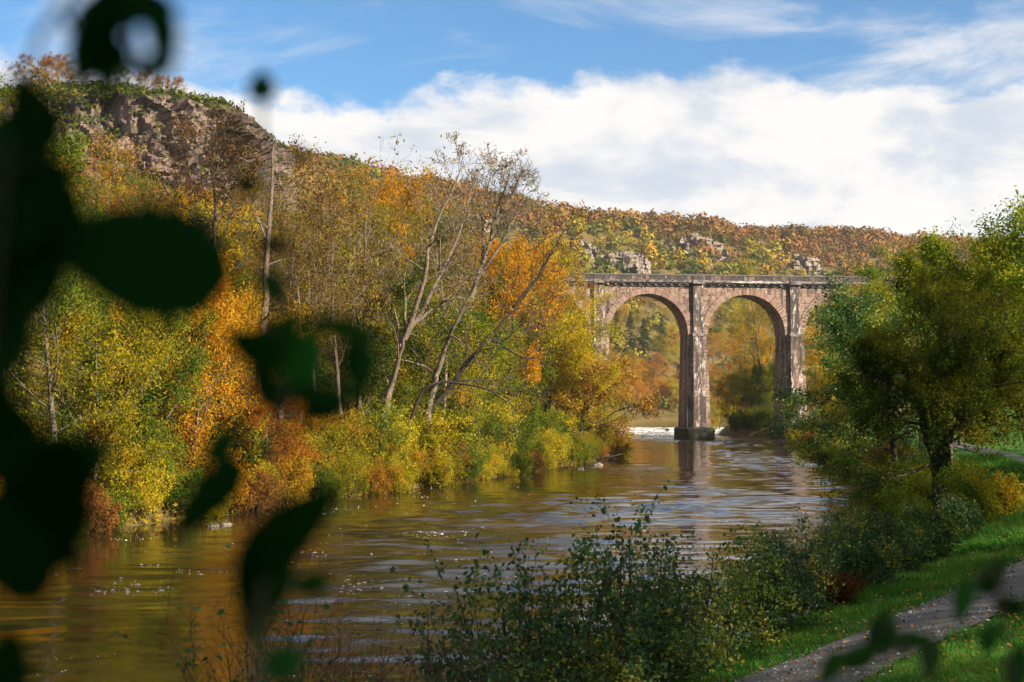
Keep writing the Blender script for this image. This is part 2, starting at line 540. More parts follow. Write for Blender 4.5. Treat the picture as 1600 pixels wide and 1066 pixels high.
def gz(x, y):
    return float(ground(np.array([x]), np.array([y]))[0])


def steps(*segs):
    o = []
    for a, b, s in segs:
        o.append(np.arange(a, b, s))
    return np.concatenate(o + [[segs[-1][1]]])


xs = steps((-2400, -300, 70), (-300, -70, 6), (-70, -22, 2), (-22, 26, 0.7), (26, 80, 1.8), (80, 300, 7), (300, 2400, 70))
ys = steps((-500, -20, 24), (-20, 6, 2), (6, 62, 0.7), (62, 180, 1.8), (180, 340, 3), (340, 960, 8), (960, 2600, 70))
GX, GY = np.meshgrid(xs, ys)
GZ = ground(GX, GY)


def grid_faces(ny, nx):
    i = np.arange(ny - 1)[:, None] * nx + np.arange(nx - 1)[None, :]
    i = i.ravel()
    return np.stack([i, i + 1, i + nx + 1, i + nx], 1)


dr_, _ = sdist(RIGHT, GX, GY)
lawn = smooth(0.4, 1.6, -dr_) * (GY < 240)
me = mesh_np('ground', np.stack([GX.ravel(), GY.ravel(), GZ.ravel()], 1), grid_faces(len(ys), len(xs)), lawn.ravel(), True, 'lawn')
tag(obj('ground', me, M_GROUND), 'wooded valley sides and grassy bank along the river', kind='structure')

# water sheet with real waves, and the low weir beyond the viaduct
WAVE = 2.3
wx = steps((-130, -46, 6), (-46, 56, 0.72), (56, 90, 2), (90, 420, 10))
wy = steps((-160, 0, 8), (0, 16, 1), (16, 60, 0.22), (60, 140, 0.36), (140, 300, 0.66), (300, 370, 1.2), (370, 760, 8))
WX, WY = np.meshgrid(wx, wy)
crest = 344 + 6 * (fbm(WX / 9, WX * 0 + 2, 2, 5) - 0.5)
WZ = 0.9 * smooth(crest - 34, crest, WY) + 0.10 * (fbm(WX / 2.5, WY / 2.5, 3, 8) - 0.5) * smooth(296, 318, WY) * (1 - smooth(346, 352, WY))
dlw, _ = sdist(LEFT, WX, WY)
CUR = (0.20 + 0.80 * smooth(3, 17, -dlw)) * (0.35 + 0.9 * smooth(0.36, 0.66, fbm(WX / 9 + 4, WY / 26, 3, 66)))
wav = 0.085 * (fbm(WX / 2.1, WY / 1.15, 2, 9) - 0.5) + 0.05 * (fbm((WX + WY * .5) / 1.5, (WY - WX * .3) / 0.75, 2, 19) - 0.5)
WZ = WZ + wav * CUR * (WY < 303) * WAVE * (1 + 1.25 * smooth(35, 100, WY))
me = mesh_np('river', np.stack([WX.ravel(), WY.ravel(), WZ.ravel()], 1), grid_faces(len(wy), len(wx)), None, True)
foamv = np.maximum(smooth(262, 306, WY) * (1 - smooth(340, 350, WY)), 0.62 * smooth(225, 285, WY) * (WY < 310))
a = me.attributes.new('foam', 'FLOAT', 'POINT')
a.data.foreach_set('value', np.clip(foamv, 0, 1).ravel().astype(np.float32))
a = me.attributes.new('calm', 'FLOAT', 'POINT')
a.data.foreach_set('value', smooth(346, 362, WY).ravel().astype(np.float32))
a = me.attributes.new('current', 'FLOAT', 'POINT')
a.data.foreach_set('value', CUR.ravel().astype(np.float32))
tag(obj('river', me, M_WATER), 'brown rippled river sliding down from the low weir', kind='structure')


# footpath strip
def strip(name, poly, half, lift, mat, wob=0.12):
    pts = []
    for (ax, ay), (bx, by) in zip(poly[:-1], poly[1:]):
        n = max(2, int(math.hypot(bx - ax, by - ay) / 0.35))
        for i in range(n):
            pts.append((ax + (bx - ax) * i / n, ay + (by - ay) * i / n))
    pts = np.array(pts)
    for _ in range(6):
        pts[1:-1] = (pts[:-2] + pts[2:] + 2 * pts[1:-1]) / 4
    tn = np.gradient(pts, axis=0)
    tn /= np.linalg.norm(tn, axis=1)[:, None]
    nr = np.stack([-tn[:, 1], tn[:, 0]], 1)
    k = 9
    rows = []
    s = np.arange(len(pts)) * 0.35
    for j in range(k):
        f = j / (k - 1) * 2 - 1
        ww = half + wob * (fbm(s / 0.8, s * 0 + (1 if f > 0 else 7), 3, 21) - 0.5) * 2
        q = pts + nr * (f * ww)[:, None]
        z = ground(q[:, 0], q[:, 1]) + lift + 0.03 * (1 - f * f)
        rows.append(np.stack([q[:, 0], q[:, 1], z], 1))
    V = np.stack(rows, 1).reshape(-1, 3)
    me = mesh_np(name, V, grid_faces(len(pts), k), None, True)
    return obj(name, me, mat), pts


fp, PATHPTS = strip('footpath', PATH, 0.95, 0.05, M_PATH)
tag(fp, 'grey gravel footpath along the grassy bank', kind='structure')


def blocks_disp(a, z, wa, wz, k):
    row = np.floor(z / wz + 0.35 * vnoise(a / 9, z / 9, k))
    col = np.floor(a / wa + hash2(row, row * 0 + 3, k + 1) * 2 + 0.3 * vnoise(a / 6, z / 6, k + 2))
    return hash2(col, row, k + 5)


# cliff headland above the wood
def make_cliff():
    cx, cy = -89.0, 292.0
    nph, nv = 380, 130
    ph = np.linspace(R(-215), R(75), nph)
    v = np.linspace(0, 1, nv)
    PH, Vv = np.meshgrid(ph, v)
    steep = 0.25 + 0.75 * smooth(R(-84), R(-52), PH)
    pv = [0.0, 0.28, 0.34, 0.74, 1.0]
    r_a = np.interp(v, pv, [0, 20, 24, 42, 74])[:, None] + 0 * PH
    z_a = np.interp(v, pv, [67, 66, 64, 45, 17])[:, None] + 0 * PH
    r_b = np.interp(v, pv, [0, 34, 38.5, 45, 74])[:, None] + 0 * PH
    z_b = np.interp(v, pv, [67, 65.5, 63, 44, 17])[:, None] + 0 * PH
    r = r_a + (r_b - r_a) * steep
    z = z_a + (z_b - z_a) * steep
    arc = PH * 42
    cl = smooth(0.29, 0.36, Vv) * (1 - smooth(0.74, 0.82, Vv))
    wa = arc + 5.0 * (fbm(arc / 6, z / 7, 4, 33) - 0.5) + 0.25 * z
    wz = z + 6.0 * (fbm(arc / 8 + 5, z / 9, 4, 35) - 0.5) + 0.18 * arc
    b1 = blocks_disp(wa, wz, 4.0, 8.0, 31)
    b2 = blocks_disp(wa + 1.7, wz, 1.7, 3.4, 41)
    b3 = blocks_disp(wa, wz, 0.8, 1.3, 47)
    nz = fbm(arc / 9, z / 9, 5, 51) - 0.5
    disp = cl * ((b1 - 0.5) * 3.6 + (b2 - 0.5) * 3.0 + (b3 - .5) * 1.4) * (0.5 + 0.5 * steep) + nz * 4.5 * (0.3 + 0.7 * cl) + 5 * (fbm(arc / 22, z / 40, 3, 57) - 0.5)
    led = (b2 - 0.5) * 1.2 * cl
    r = r + disp * np.clip(r / 10, 0, 1)
    z = z + led + (fbm(arc / 8 + 9, r / 8, 4, 61) - 0.5) * 4.0 * (1 - cl) * np.clip(r / 12, 0, 1) - 2.5 * smooth(R(-40), R(15), PH) * (1 - smooth(.3, .8, Vv))
    X = cx + r * np.cos(PH)
    Y = cy + r * np.sin(PH)
    me = mesh_np('cliff', np.stack([X.ravel(), Y.ravel(), z.ravel()], 1), grid_faces(nv, nph)[:, ::-1])
    return tag(obj('cliff', me, M_ROCK), 'pinkish rock cliff with green scrub above the autumn wood', kind='structure'), X, Y, z, cl


CL, CX, CY, CZ, CCL = make_cliff()


def crag(px, py, D, wd, ht, seed, lean=0.25):
    """a rock face standing out of the far slope"""
    n, m_ = 60, 46
    u = np.linspace(-1, 1, n)
    v = np.linspace(0, 1, m_)
    U, Vv = np.meshgrid(u, v)
    b = P(px, py, D)
    prof = np.sqrt(np.clip(1 - U ** 2 * (0.8 + 0.2 * Vv), 0, 1))
    top = ht * (0.55 + 0.6 * fbm(U * 2.2 + seed, U * 0 + seed, 4, seed)) * (0.35 + 0.65 * prof)
    z = -ht * 0.5 + Vv * (top + ht * 0.5)
    x = U * wd / 2 + (fbm(z / 6, U * 3, 3, seed + 3) - 0.5) * 5
    dep = -prof * wd * 0.22 + (z + ht * 0.5) * lean + 10 * (Vv > 0.985) + (blocks_disp(x, z, 4.2, 6, seed) - 0.5) * 4.5 + (blocks_disp(x, z, 1.9, 2.6, seed + 9) - 0.5) * 2.2 + (fbm(x / 7, z / 7, 4, seed + 6) - 0.5) * 8
    V = np.stack([b[0] + x, b[1] + dep, b[2] + z], -1).reshape(-1, 3)
    me = mesh_np('rock_outcrop', V, grid_faces(m_, n))
    return obj('rock_outcrop', me, M_CRAG)


def on_slope(px, py, d0=200, d1=1300):
    """first ground point on the ray through a pixel"""
    D = np.linspace(d0, d1, 1500)
    q = np.array([P(px, py, d) for d in (100.0, 200.0)])
    k = (q[1] - q[0]) / 100.0
    X = q[0][0] + k[0] * (D - 100)
    Z = q[0][2] + k[2] * (D - 100)
    g = ground(X, D)
    i = np.argmax(g >= Z)
    return D[i] if g[i] >= Z[i] else None


for k, (px, py, wpx, hpx, lab) in enumerate([
        (742, 366, 34, 62, 'pale rock face among trees behind the bare leaning trees'),
        (908, 402, 34, 62, 'pink rock face on the slope just above the viaduct parapet end'),
        (1052, 400, 40, 46, 'broken pale crag above the first full arch'),
        (1098, 398, 44, 52, 'tall pale crag above the middle pier'),
        (1236, 414, 56, 30, 'wide hazy crag low on the far slope above the second arch'),
        (965, 412, 60, 24, 'low rock ledge on the slope behind the parapet'),
        (1098, 482, 14, 24, 'small rock stack seen under the crown of the second arch'),
        (575, 352, 26, 40, 'small rock face in the wood beside the tall dead trunk')]):
    D = on_slope(px, py, 190 if px < 700 else 300)
    if D is None:
        D = 600
    tag(crag(px, py + hpx * 0.3, D, wpx * 1.75 * D / F, hpx * D / F * 1.05, 70 + 13 * k), lab, 'rock outcrop')


# ------------------------------------------------------------------ viaduct
class Geo:
    """collects quads and tris with a tone per face"""
    def __init__(s):
        s.v, s.q, s.t, s.qt, s.tt = [], [], [], [], []
        s.n = 0

    def add(s, V, q=None, t=None, tone=0.5):
        V = np.asarray(V, float).reshape(-1, 3)
        s.v.append(V)
        if q is not None and len(q):
            q = np.asarray(q, int)
            s.q.append(q + s.n)
            s.qt.append(np.full(len(q), tone) if np.isscalar(tone) else np.asarray(tone))
        if t is not None and len(t):
            t = np.asarray(t, int)
            s.t.append(t + s.n)
            s.tt.append(np.full(len(t), tone) if np.isscalar(tone) else np.asarray(tone))
        s.n += len(V)

    def box(s, lo, hi, tone=0.5):
        (a, b, c), (d, e, f) = lo, hi
        V = [(a, b, c), (d, b, c), (d, e, c), (a, e, c), (a, b, f), (d, b, f), (d, e, f), (a, e, f)]
        s.add(V, BOXQ, tone=tone)

    def hexa(s, V, tone=0.5):
        s.add(V, BOXQ, tone=tone)

    def mesh(s, name, smooth=False):
        f, tn = [], []
        if s.q:
            f.append(np.concatenate(s.q))
            tn.append(np.concatenate(s.qt))
        if s.t:
            f.append(np.concatenate(s.t))
            tn.append(np.concatenate(s.tt))
        return mesh_np(name, np.concatenate(s.v), f, np.concatenate(tn), smooth)


BOXQ = np.array([(0, 3, 2, 1), (4, 5, 6, 7), (0, 1, 5, 4), (1, 2, 6, 5), (2, 3, 7, 6), (3, 0, 4, 7)])
SP, RAD, ZS, ZT, DEP = 17.4, 7.0, 18.3, 27.0, 5.6      # spacing, arch radius, springing, spandrel top, depth
HALF = SP / 2 - RAD                                     # half pier width at the springing
ORG = P(1091, 640, 246)
BROT = R(7.5)
via = empty('viaduct', (ORG[0], ORG[1], 0), BROT)
tag(via, 'tall pink stone viaduct with round arches crossing the river', 'viaduct')
piers = [-3, -2, -1, 0, 1, 2, 3, 4]


def bat(z):
    """batter: how much wider the pier is at height z"""
    return 0.42 * (1 - z / ZS)


def pier_mesh(k):
    g = Geo()
    # shaft below the springing, tapering upward, with recessed side panels
    u0 = k * SP
    nz = 14
    zz = np.linspace(-1.5, ZS, nz)
    rings = []
    for z in zz:
        b = bat(max(z, 0))
        h = HALF + b
        y0, y1 = -b, DEP + b
        rings.append([(u0 - h, y0, z), (u0 + h, y0, z), (u0 + h, y0 + 0.9, z), (u0 + h - 0.14, y0 + 0.9, z), (u0 + h - 0.14, y0 + 1.9, z), (u0 + h, y0 + 1.9, z),
                      (u0 + h, y1 - 1.9, z), (u0 + h - 0.14, y1 - 1.9, z), (u0 + h - 0.14, y1 - 0.9, z), (u0 + h, y1 - 0.9, z),
                      (u0 + h, y1, z), (u0 - h, y1, z), (u0 - h, y1 - 0.9, z), (u0 - h + 0.14, y1 - 0.9, z), (u0 - h + 0.14, y1 - 1.9, z), (u0 - h, y1 - 1.9, z),
                      (u0 - h, y0 + 1.9, z), (u0 - h + 0.14, y0 + 1.9, z), (u0 - h + 0.14, y0 + 0.9, z), (u0 - h, y0 + 0.9, z)])
    n = 20
    V = np.array(rings).reshape(-1, 3)
    i = np.arange(nz - 1)[:, None] * n + np.arange(n)[None]
    j = np.arange(nz - 1)[:, None] * n + (np.arange(n)[None] + 1) % n
    q = np.stack([i, j, j + n, i + n], -1).reshape(-1, 4)
    g.add(V, q)
    # pier head between the arches, up to the deck
    g.box((u0 - HALF, 0.0, ZS), (u0 + HALF, DEP, ZT))
    return g.mesh('pier')


def pilaster_mesh(k, back=False):
    g = Geo()
    u0 = k * SP
    wd, pr = 0.92, 0.55

    def slab(z0, z1, w0, w1, p0, p1):
        b0, b1 = bat(max(z0, 0)) if z0 < ZS else 0, bat(max(z1, 0)) if z1 < ZS else 0
        if back:
            ya0, ya1, yb0, yb1 = DEP + b0 - 0.1, DEP + b1 - 0.1, DEP + b0 + p0, DEP + b1 + p1
        else:
            ya0, ya1, yb0, yb1 = -b0 - p0, -b1 - p1, -b0 + 0.1, -b1 + 0.1
        g.hexa([(u0 - w0, ya0, z0), (u0 + w0, ya0, z0), (u0 + w0, yb0, z0), (u0 - w0, yb0, z0),
                (u0 - w1, ya1, z1), (u0 + w1, ya1, z1), (u0 + w1, yb1, z1), (u0 - w1, yb1, z1)])
    slab(-1.5, ZS - 0.35, wd + 0.22, wd + 0.06, pr + 0.25, pr + 0.16)
    slab(ZS + 0.15, ZT, wd, wd, pr, pr)
    return g.mesh('pilaster')


def arch_mesh(k):
    """spandrel walls and soffit of the bay to the right of pier k"""
    g = Geo()
    uc = (k + 0.5) * SP
    n = 48
    th = np.linspace(math.pi, 0, n + 1)
    ua, za = uc + RAD * np.cos(th), ZS + RAD * np.sin(th)
    for y, flip in ((0.0, False), (DEP, True)):
        V = np.concatenate([np.stack([ua, 0 * ua + y, za], 1), np.stack([ua, 0 * ua + y, 0 * ua + ZT], 1)])
        i = np.arange(n)
        q = np.stack([i, i + 1, i + n + 2, i + n + 1], 1)
        g.add(V, q[:, ::-1] if flip else q)
    V = np.concatenate([np.stack([ua, 0 * ua, za], 1), np.stack([ua, 0 * ua + DEP, za], 1)])
    i = np.arange(n)
    g.add(V, np.stack([i, i + n + 1, i + n + 2, i + 1], 1))
    return g.mesh('arch_bay')


def vous_mesh(k, rng):
    g = Geo()
    uc = (k + 0.5) * SP
    n = 92
    for y0, y1 in ((-0.10, 0.42), (DEP - 0.42, DEP + 0.10)):
        for j in range(n):
            a0, a1 = math.pi * (j + 0.06) / n, math.pi * (j + 0.94) / n
            r0, r1 = RAD - 0.05 - rng.random() * 0.04, RAD + (1.05 if j % 2 else 0.90) + rng.random() * 0.15
            o = rng.random() * 0.07
            ya, yb = (y0 - o, y1) if y0 < 1 else (y0, y1 + o)
            V = []
            for rr in (r0, r1):
                for a, y in ((a0, ya), (a1, ya), (a1, yb), (a0, yb)):
                    V.append((uc + rr * math.cos(a), y, ZS + rr * math.sin(a)))
            V = [V[0], V[3], V[2], V[1], V[4], V[7], V[6], V[5]]
            g.hexa(V, float(np.clip(rng.normal(0.5, 0.17), 0, 1)))
    return g.mesh('voussoirs')


rng = np.random.default_rng(5)
pn = {-1: 'pier standing behind the trees of the wooded bank', 0: 'middle pier standing in mid river on a dark plinth', 1: 'pier at the shrubby bank half hidden by leaves'}
for k in piers:
    pr = tag(obj('pier', pier_mesh(k), M_STONE, via), pn.get(k))
    obj('pilaster', pilaster_mesh(k), M_STONE_S, pr)
    obj('pilaster', pilaster_mesh(k, True), M_STONE_S, pr)
    g = Geo()          # dark band under the arch springing
    u0 = k * SP
    g.box((u0 - 1.12, -0.80, ZS - 0.35), (u0 + 1.12, 0.06, ZS + 0.15))
    obj('ledge', g.mesh('ledge'), M_CORN, pr)
    g = Geo()          # plinth with a splayed top
    h, b = HALF + 0.42 + 0.55, 0.42 + 0.55
    y0, y1 = -b - 0.5, DEP + b + 0.5
    nz = [(-1.6, 0), (1.9, 0), (2.25, 0.28)]
    for (za, ia), (zb, ib) in zip(nz[:-1], nz[1:]):
        c = 0.5
        def ring(i_, z_):
            x0, x1, ya, yb = u0 - h + i_, u0 + h - i_, y0 + i_, y1 - i_
            return [(x0 + c, ya, z_), (x1 - c, ya, z_), (x1, ya + c, z_), (x1, yb - c, z_), (x1 - c, yb, z_), (x0 + c, yb, z_), (x0, yb - c, z_), (x0, ya + c, z_)]
        V = ring(ia, za) + ring(ib, zb)
        g.add(V, [(i, (i + 1) % 8, (i + 1) % 8 + 8, i + 8) for i in range(8)])
    V = ring(nz[-1][1], nz[-1][0])
    g.add(V, [(0, 1, 2, 3), (0, 3, 4, 7), (4, 5, 6, 7)])
    obj('plinth', g.mesh('plinth'), M_PLINTH, pr)
for k in piers[:-1]:
    bay = obj('arch_bay', arch_mesh(k), M_STONE, via)
    tag(obj('voussoirs', vous_mesh(k, rng), M_VOUS, bay), kind='stuff')
UL, UR = piers[0] * SP - 16, piers[-1] * SP + 16
for u0, u1 in ((UL, piers[0] * SP - HALF), (piers[-1] * SP + HALF, UR)):
    g = Geo()
    g.box((u0, 0.003, 2), (u1, DEP - 0.003, ZT))
    obj('abutment', g.mesh('abutment'), M_STONE, via)
# cornice, parapet and coping
g = Geo()
g.box((UL, -0.62, ZT), (UR, DEP + 0.62, ZT + 0.22))
g.box((UL, -0.85, ZT + 0.22), (UR, DEP + 0.85, ZT + 0.62))
for k in piers:
    g.box((k * SP - 1.02, -1.02, ZT + 0.002), (k * SP + 1.02, -0.6, ZT + 0.66))
for i in range(int((UR - UL) / 1.4)):
    u = UL + i * 1.4 + 0.3
    g.box((u, -0.5, ZT - 0.26), (u + 0.42, 0.05, ZT + 0.01))
obj('cornice', g.mesh('cornice'), M_CORN, via)
g = Geo()
for y0 in (-0.55, DEP + 0.15):
    g.box((UL, y0, ZT + 0.62), (UR, y0 + 0.40, ZT + 1.42))
for k in piers:
    g.box((k * SP - 0.95, -0.66, ZT + 0.622), (k * SP + 0.95, -0.18, ZT + 1.44))
obj('parapet', g.mesh('parapet'), M_STONE_D, via)
cope = obj('coping', None, None, via) if False else empty('coping', (0, 0, 0))
cope.parent = via
n_st = int((UR - UL) / 1.15)
st_me = []
for v_ in range(4):
    g = Geo()
    hh = 0.20 + 0.03 * v_ % 0.07
    g.box((0.012, -0.62, 0), (1.138, -0.08, 0.2 + 0.018 * v_))
    st_me.append(g.mesh('coping_stone'))
for i in range(n_st):
    u = UL + i * 1.15
    if -20 < u < 42:
        o = obj('coping_stone', st_me[int(rng.integers(4))], M_COPE, cope)
        o.location = (u, float(rng.normal(0, 0.012)), ZT + 1.421)
g = Geo()
g.box((UL, -0.6, ZT + 1.421), (-20.3, -0.1, ZT + 1.62))
g.box((42, -0.6, ZT + 1.421), (UR, -0.1, ZT + 1.62))
g.box((UL, DEP + 0.1, ZT + 1.421), (UR, DEP + 0.6, ZT + 1.62))
obj('coping_course', g.mesh('coping_course'), M_COPE, via)
g = Geo()
g.box((UL, -0.2, ZT - 0.4), (UR, DEP + 0.2, ZT + 0.3))
obj('deck', g.mesh('deck'), M_CORN, via)
# iron drain outlet under the cornice of the second arch
g = Geo()
a = np.linspace(0, 2 * math.pi, 13)[:-1]
cu, cz = 8.75, ZT - 0.38
ring = np.array([(cu + 0.62 * np.sign(np.cos(t)) * abs(np.cos(t)) ** 0.6, -0.16, cz + 0.21 * np.sin(t)) for t in a])
V = np.concatenate([ring, ring * (1, 0, 1) + (0, 0.05, 0), [[cu, -0.12, cz]]])
g.add(V, [(i, (i + 1) % 12, (i + 1) % 12 + 12, i + 12) for i in range(12)], [(24, (i + 1) % 12, i) for i in range(12)])
obj('drain_outlet', g.mesh('drain_outlet'), M_BLACK, via)
# lime crust on the cornice near the drain
g = Geo()
for i in range(60):
    u = 5.5 + rng.random() * 9
    l, hh = 0.2 + rng.random() * 0.8, 0.05 + rng.random() * 0.2
    z = ZT + 0.36 + rng.normal(0, 0.09)
    g.box((u, -0.87 - rng.random() * 0.02, z - hh / 2), (u + l, -0.80, z + hh / 2))
tag(obj('lime_crust', g.mesh('lime_crust'), M_LIME, via), kind='stuff')

# ------------------------------------------------------------------ plants
class Wood:
    def __init__(s):
        s.v, s.q = [], []
        s.n = 0

    def tube(s, pts, rad, k):
        pts = np.asarray(pts, float)
        rad = np.asarray(rad, float)
        tn = np.gradient(pts, axis=0)
        tn /= np.linalg.norm(tn, axis=1)[:, None] + 1e-9
        ref = np.array((0.0, 0.0, 1.0)) if abs(tn[:, 2]).mean() < 0.8 else np.array((1.0, 0.0, 0.0))
        a = np.cross(tn, ref)
        a /= np.linalg.norm(a, axis=1)[:, None] + 1e-9
        b = np.cross(tn, a)
        th = np.arange(k) * 2 * math.pi / k
        V = pts[:, None] + rad[:, None, None] * (np.cos(th)[None, :, None] * a[:, None] + np.sin(th)[None, :, None] * b[:, None])
        n = len(pts)
        i = np.arange(n - 1)[:, None] * k + np.arange(k)[None]
        j = np.arange(n - 1)[:, None] * k + (np.arange(k)[None] + 1) % k
        s.v.append(V.reshape(-1, 3))
        s.q.append(np.stack([i, j, j + k, i + k], -1).reshape(-1, 4) + s.n)
        s.n += n * k

    def mesh(s, name):
        return mesh_np(name, np.concatenate(s.v), np.concatenate(s.q), None, True)


def nrm(v):
    return v / (np.linalg.norm(v) + 1e-9)


class Cfg:
    def __init__(s, **k):
        s.seg = [1.2, 0.7, 0.45, 0.3, 0.2]
        s.wig = [0.05, 0.13, 0.17, 0.2, 0.22]
        s.up = [0.03, 0.06, 0.03, 0.02, 0.0]
        s.nch = [10, 6, 5, 4]
        s.t0 = [0.3, 0.2, 0.15, 0.15]
        s.ang = [55, 48, 45, 45]
        s.len = [0.42, 0.5, 0.5, 0.5]
        s.maxlev = 3
        s.sides = [8, 5, 4, 3, 3]
        s.rmul = [0.5, 0.55, 0.6, 0.65]
        s.minr = 0.006
        s.taper = 0.25
        s.shape = 'round'
        s.__dict__.update(k)


def grow(Wd, A, rng, p, d, L, r, lev, c, path=None):
    if path is None:
        n = max(3, int(round(L / c.seg[lev])))
        W_ = rng.normal(0, c.wig[lev], (n, 3))
        pts = np.empty((n + 1, 3))
        pts[0] = p
        d = np.array(d, float)
        st = L / n
        for i in range(n):
            d = d + W_[i]
            d[2] += c.up[lev]
            d /= math.sqrt(d[0] * d[0] + d[1] * d[1] + d[2] * d[2])
            pts[i + 1] = pts[i] + d * st
    else:
        pts = np.asarray(path, float)
        n = len(pts) - 1
        L = float(np.linalg.norm(np.diff(pts, axis=0), axis=1).sum())
    t = np.linspace(0, 1, n + 1)
    rad = np.maximum(r * (1 - (1 - c.taper) * t ** 0.9), c.minr)
    if lev == 0 and path is None:
        rad = rad * (1 + 0.5 * np.exp(-t * n * 1.1))
    Wd.tube(pts, rad, c.sides[lev])
    if lev >= c.maxlev:
        A.append(pts[1:])
        return
    if lev == c.maxlev - 1:
        A.append(pts[n // 2:])
    nc = c.nch[lev]
    if lev > 0:
        nc = max(2, int(round(nc * rng.uniform(0.75, 1.25))))
    az0 = rng.uniform(0, 6.28)
    for j in range(nc):
        tt = c.t0[lev] + (1 - c.t0[lev]) * (j + rng.uniform(0.1, 0.9)) / nc
        f = tt * n
        i = min(int(f), n - 1)
        q = pts[i] + (pts[i + 1] - pts[i]) * (f - i)
        ax = nrm(pts[i + 1] - pts[i])
        ref = np.array((1.0, 0, 0)) if abs(ax[2]) > 0.7 else np.array((0, 0, 1.0))
        e1 = nrm(np.cross(ax, ref))
        e2 = np.cross(ax, e1)
        az = az0 + j * 2.4 + rng.normal(0, 0.4)
        an = R(c.ang[lev] + rng.normal(0, 9))
        dd = ax * math.cos(an) + (e1 * math.cos(az) + e2 * math.sin(az)) * math.sin(an)
        u = (tt - c.t0[lev]) / (1 - c.t0[lev])
        if lev == 0 and path is None:
            if c.shape == 'round':
                k = 0.55 + 0.75 * math.sin(math.pi * min(1, 0.18 + 0.78 * u))
            elif c.shape == 'spread':
                k = 1.25 - 0.75 * u
            elif c.shape == 'up':
                k = 0.8 + 0.2 * math.sin(math.pi * u)
            else:
                k = 1.0
        else:
            k = 1.1 - 0.55 * u
        rr = max(np.interp(tt, t, rad) * c.rmul[lev], c.minr)
        grow(Wd, A, rng, q, dd, L * c.len[lev] * k * rng.uniform(0.8, 1.2), rr, lev + 1, c)


def leaf_mesh(name, C, size, rng, aspect=0.55, up=0.6, tone_noise=1.6, tone_rand=0.5, bias=0.0, fold=0.12, zt=0.0, hq=False):
    """one folded diamond per leaf at the points C"""
    n = len(C)
    nr = rng.normal(0, 1, (n, 3))
    nr[:, 2] += up * 2
    nr /= np.linalg.norm(nr, axis=1)[:, None]
    t = rng.normal(0, 1, (n, 3))
    t -= nr * (t * nr).sum(1)[:, None]
    t /= np.linalg.norm(t, axis=1)[:, None] + 1e-9
    t[:, 2] -= 0.25
    sd = np.cross(nr, t)
    sd /= np.linalg.norm(sd, axis=1)[:, None] + 1e-9
    sz = size * rng.uniform(0.6, 1.3, n)[:, None]
    if hq:
        a_, b_ = sd * sz * aspect * 0.46, nr * sz * fold
        V = np.stack([C - t * sz * 0.5, C + a_ + b_ - t * sz * 0.2, C + a_ * 0.85 + b_ + t * sz * 0.18, C + t * sz * 0.5, C - a_ * 0.85 + b_ + t * sz * 0.18, C - a_ + b_ - t * sz * 0.2], 1)
        i = np.arange(n)[:, None] * 6
        q = np.concatenate([i + np.array([[0, 1, 2, 3]]), i + np.array([[0, 3, 4, 5]])], 1).reshape(-1, 4)
    else:
        V = np.stack([C - t * sz * 0.5, C + sd * sz * aspect * 0.5 + nr * sz * fold, C + t * sz * 0.5, C - sd * sz * aspect * 0.5 + nr * sz * fold], 1)
        q = np.arange(n * 4).reshape(n, 4)
    cl = fbm(C[:, 0] / tone_noise + C[:, 2] / tone_noise * 0.7, C[:, 1] / tone_noise - C[:, 2] / tone_noise * 0.7, 3, 77)
    tone = (cl - 0.5) * 1.5 + 0.5 + rng.normal(0, 0.12 * tone_rand / 0.5, n) + bias
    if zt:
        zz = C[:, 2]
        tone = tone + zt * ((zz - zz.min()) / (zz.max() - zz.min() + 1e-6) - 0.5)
    tone = np.clip(tone, 0, 1)
    return mesh_np(name, V.reshape(-1, 3), q, np.repeat(tone, 2) if hq else tone)


def spread(A, n, sig, rng):
    if isinstance(A, list):
        A = np.concatenate(A)
    c = A[rng.integers(0, len(A), n)]
    return c + rng.normal(0, sig, (n, 3))


def broadleaf(seed, H, r, leaves, size, sig=0.28, cfg=None, lean=(0, 0), **kw):
    rng = np.random.default_rng(seed)
    c = cfg or Cfg()
    Wd, A = Wood(), []
    grow(Wd, A, rng, np.zeros(3) - (0, 0, 0.3), nrm(np.array((lean[0], lean[1], 1.0))), H, r, 0, c)
    wm = Wd.mesh('trunk')
    lm = leaf_mesh('crown', spread(A, leaves, sig, rng), size, rng, **kw) if leaves else None
    return wm, lm


def shrub(seed, H, nst, leaves, size, sig=0.06, splay=0.5, cfg=None, r=0.012, **kw):
    rng = np.random.default_rng(seed)
    c = cfg or Cfg(nch=[7, 4, 3], maxlev=2, seg=[0.2, 0.12, 0.08], wig=[0.10, 0.16, 0.2], up=[0.05, 0.05, 0.03], ang=[40, 45, 45], len=[0.38, 0.45, .5],
                   t0=[0.2, 0.15, 0.1], sides=[4, 3, 3], minr=0.0025, shape='spread')
    Wd, A = Wood(), []
    for i in range(nst):
        a = rng.uniform(0, 6.28)
        s_ = rng.uniform(0.05, splay)
        p = np.array((math.cos(a), math.sin(a), 0)) * rng.uniform(0, 0.25) * H * splay - (0, 0, 0.1)
        grow(Wd, A, rng, p, nrm(np.array((math.cos(a) * s_, math.sin(a) * s_, 1.0))), H * rng.uniform(0.55, 1.05), r * H, 0, c)
    return Wd.mesh('stems'), (leaf_mesh('foliage', spread(A, leaves, sig, rng), size, rng, **kw) if leaves else None)


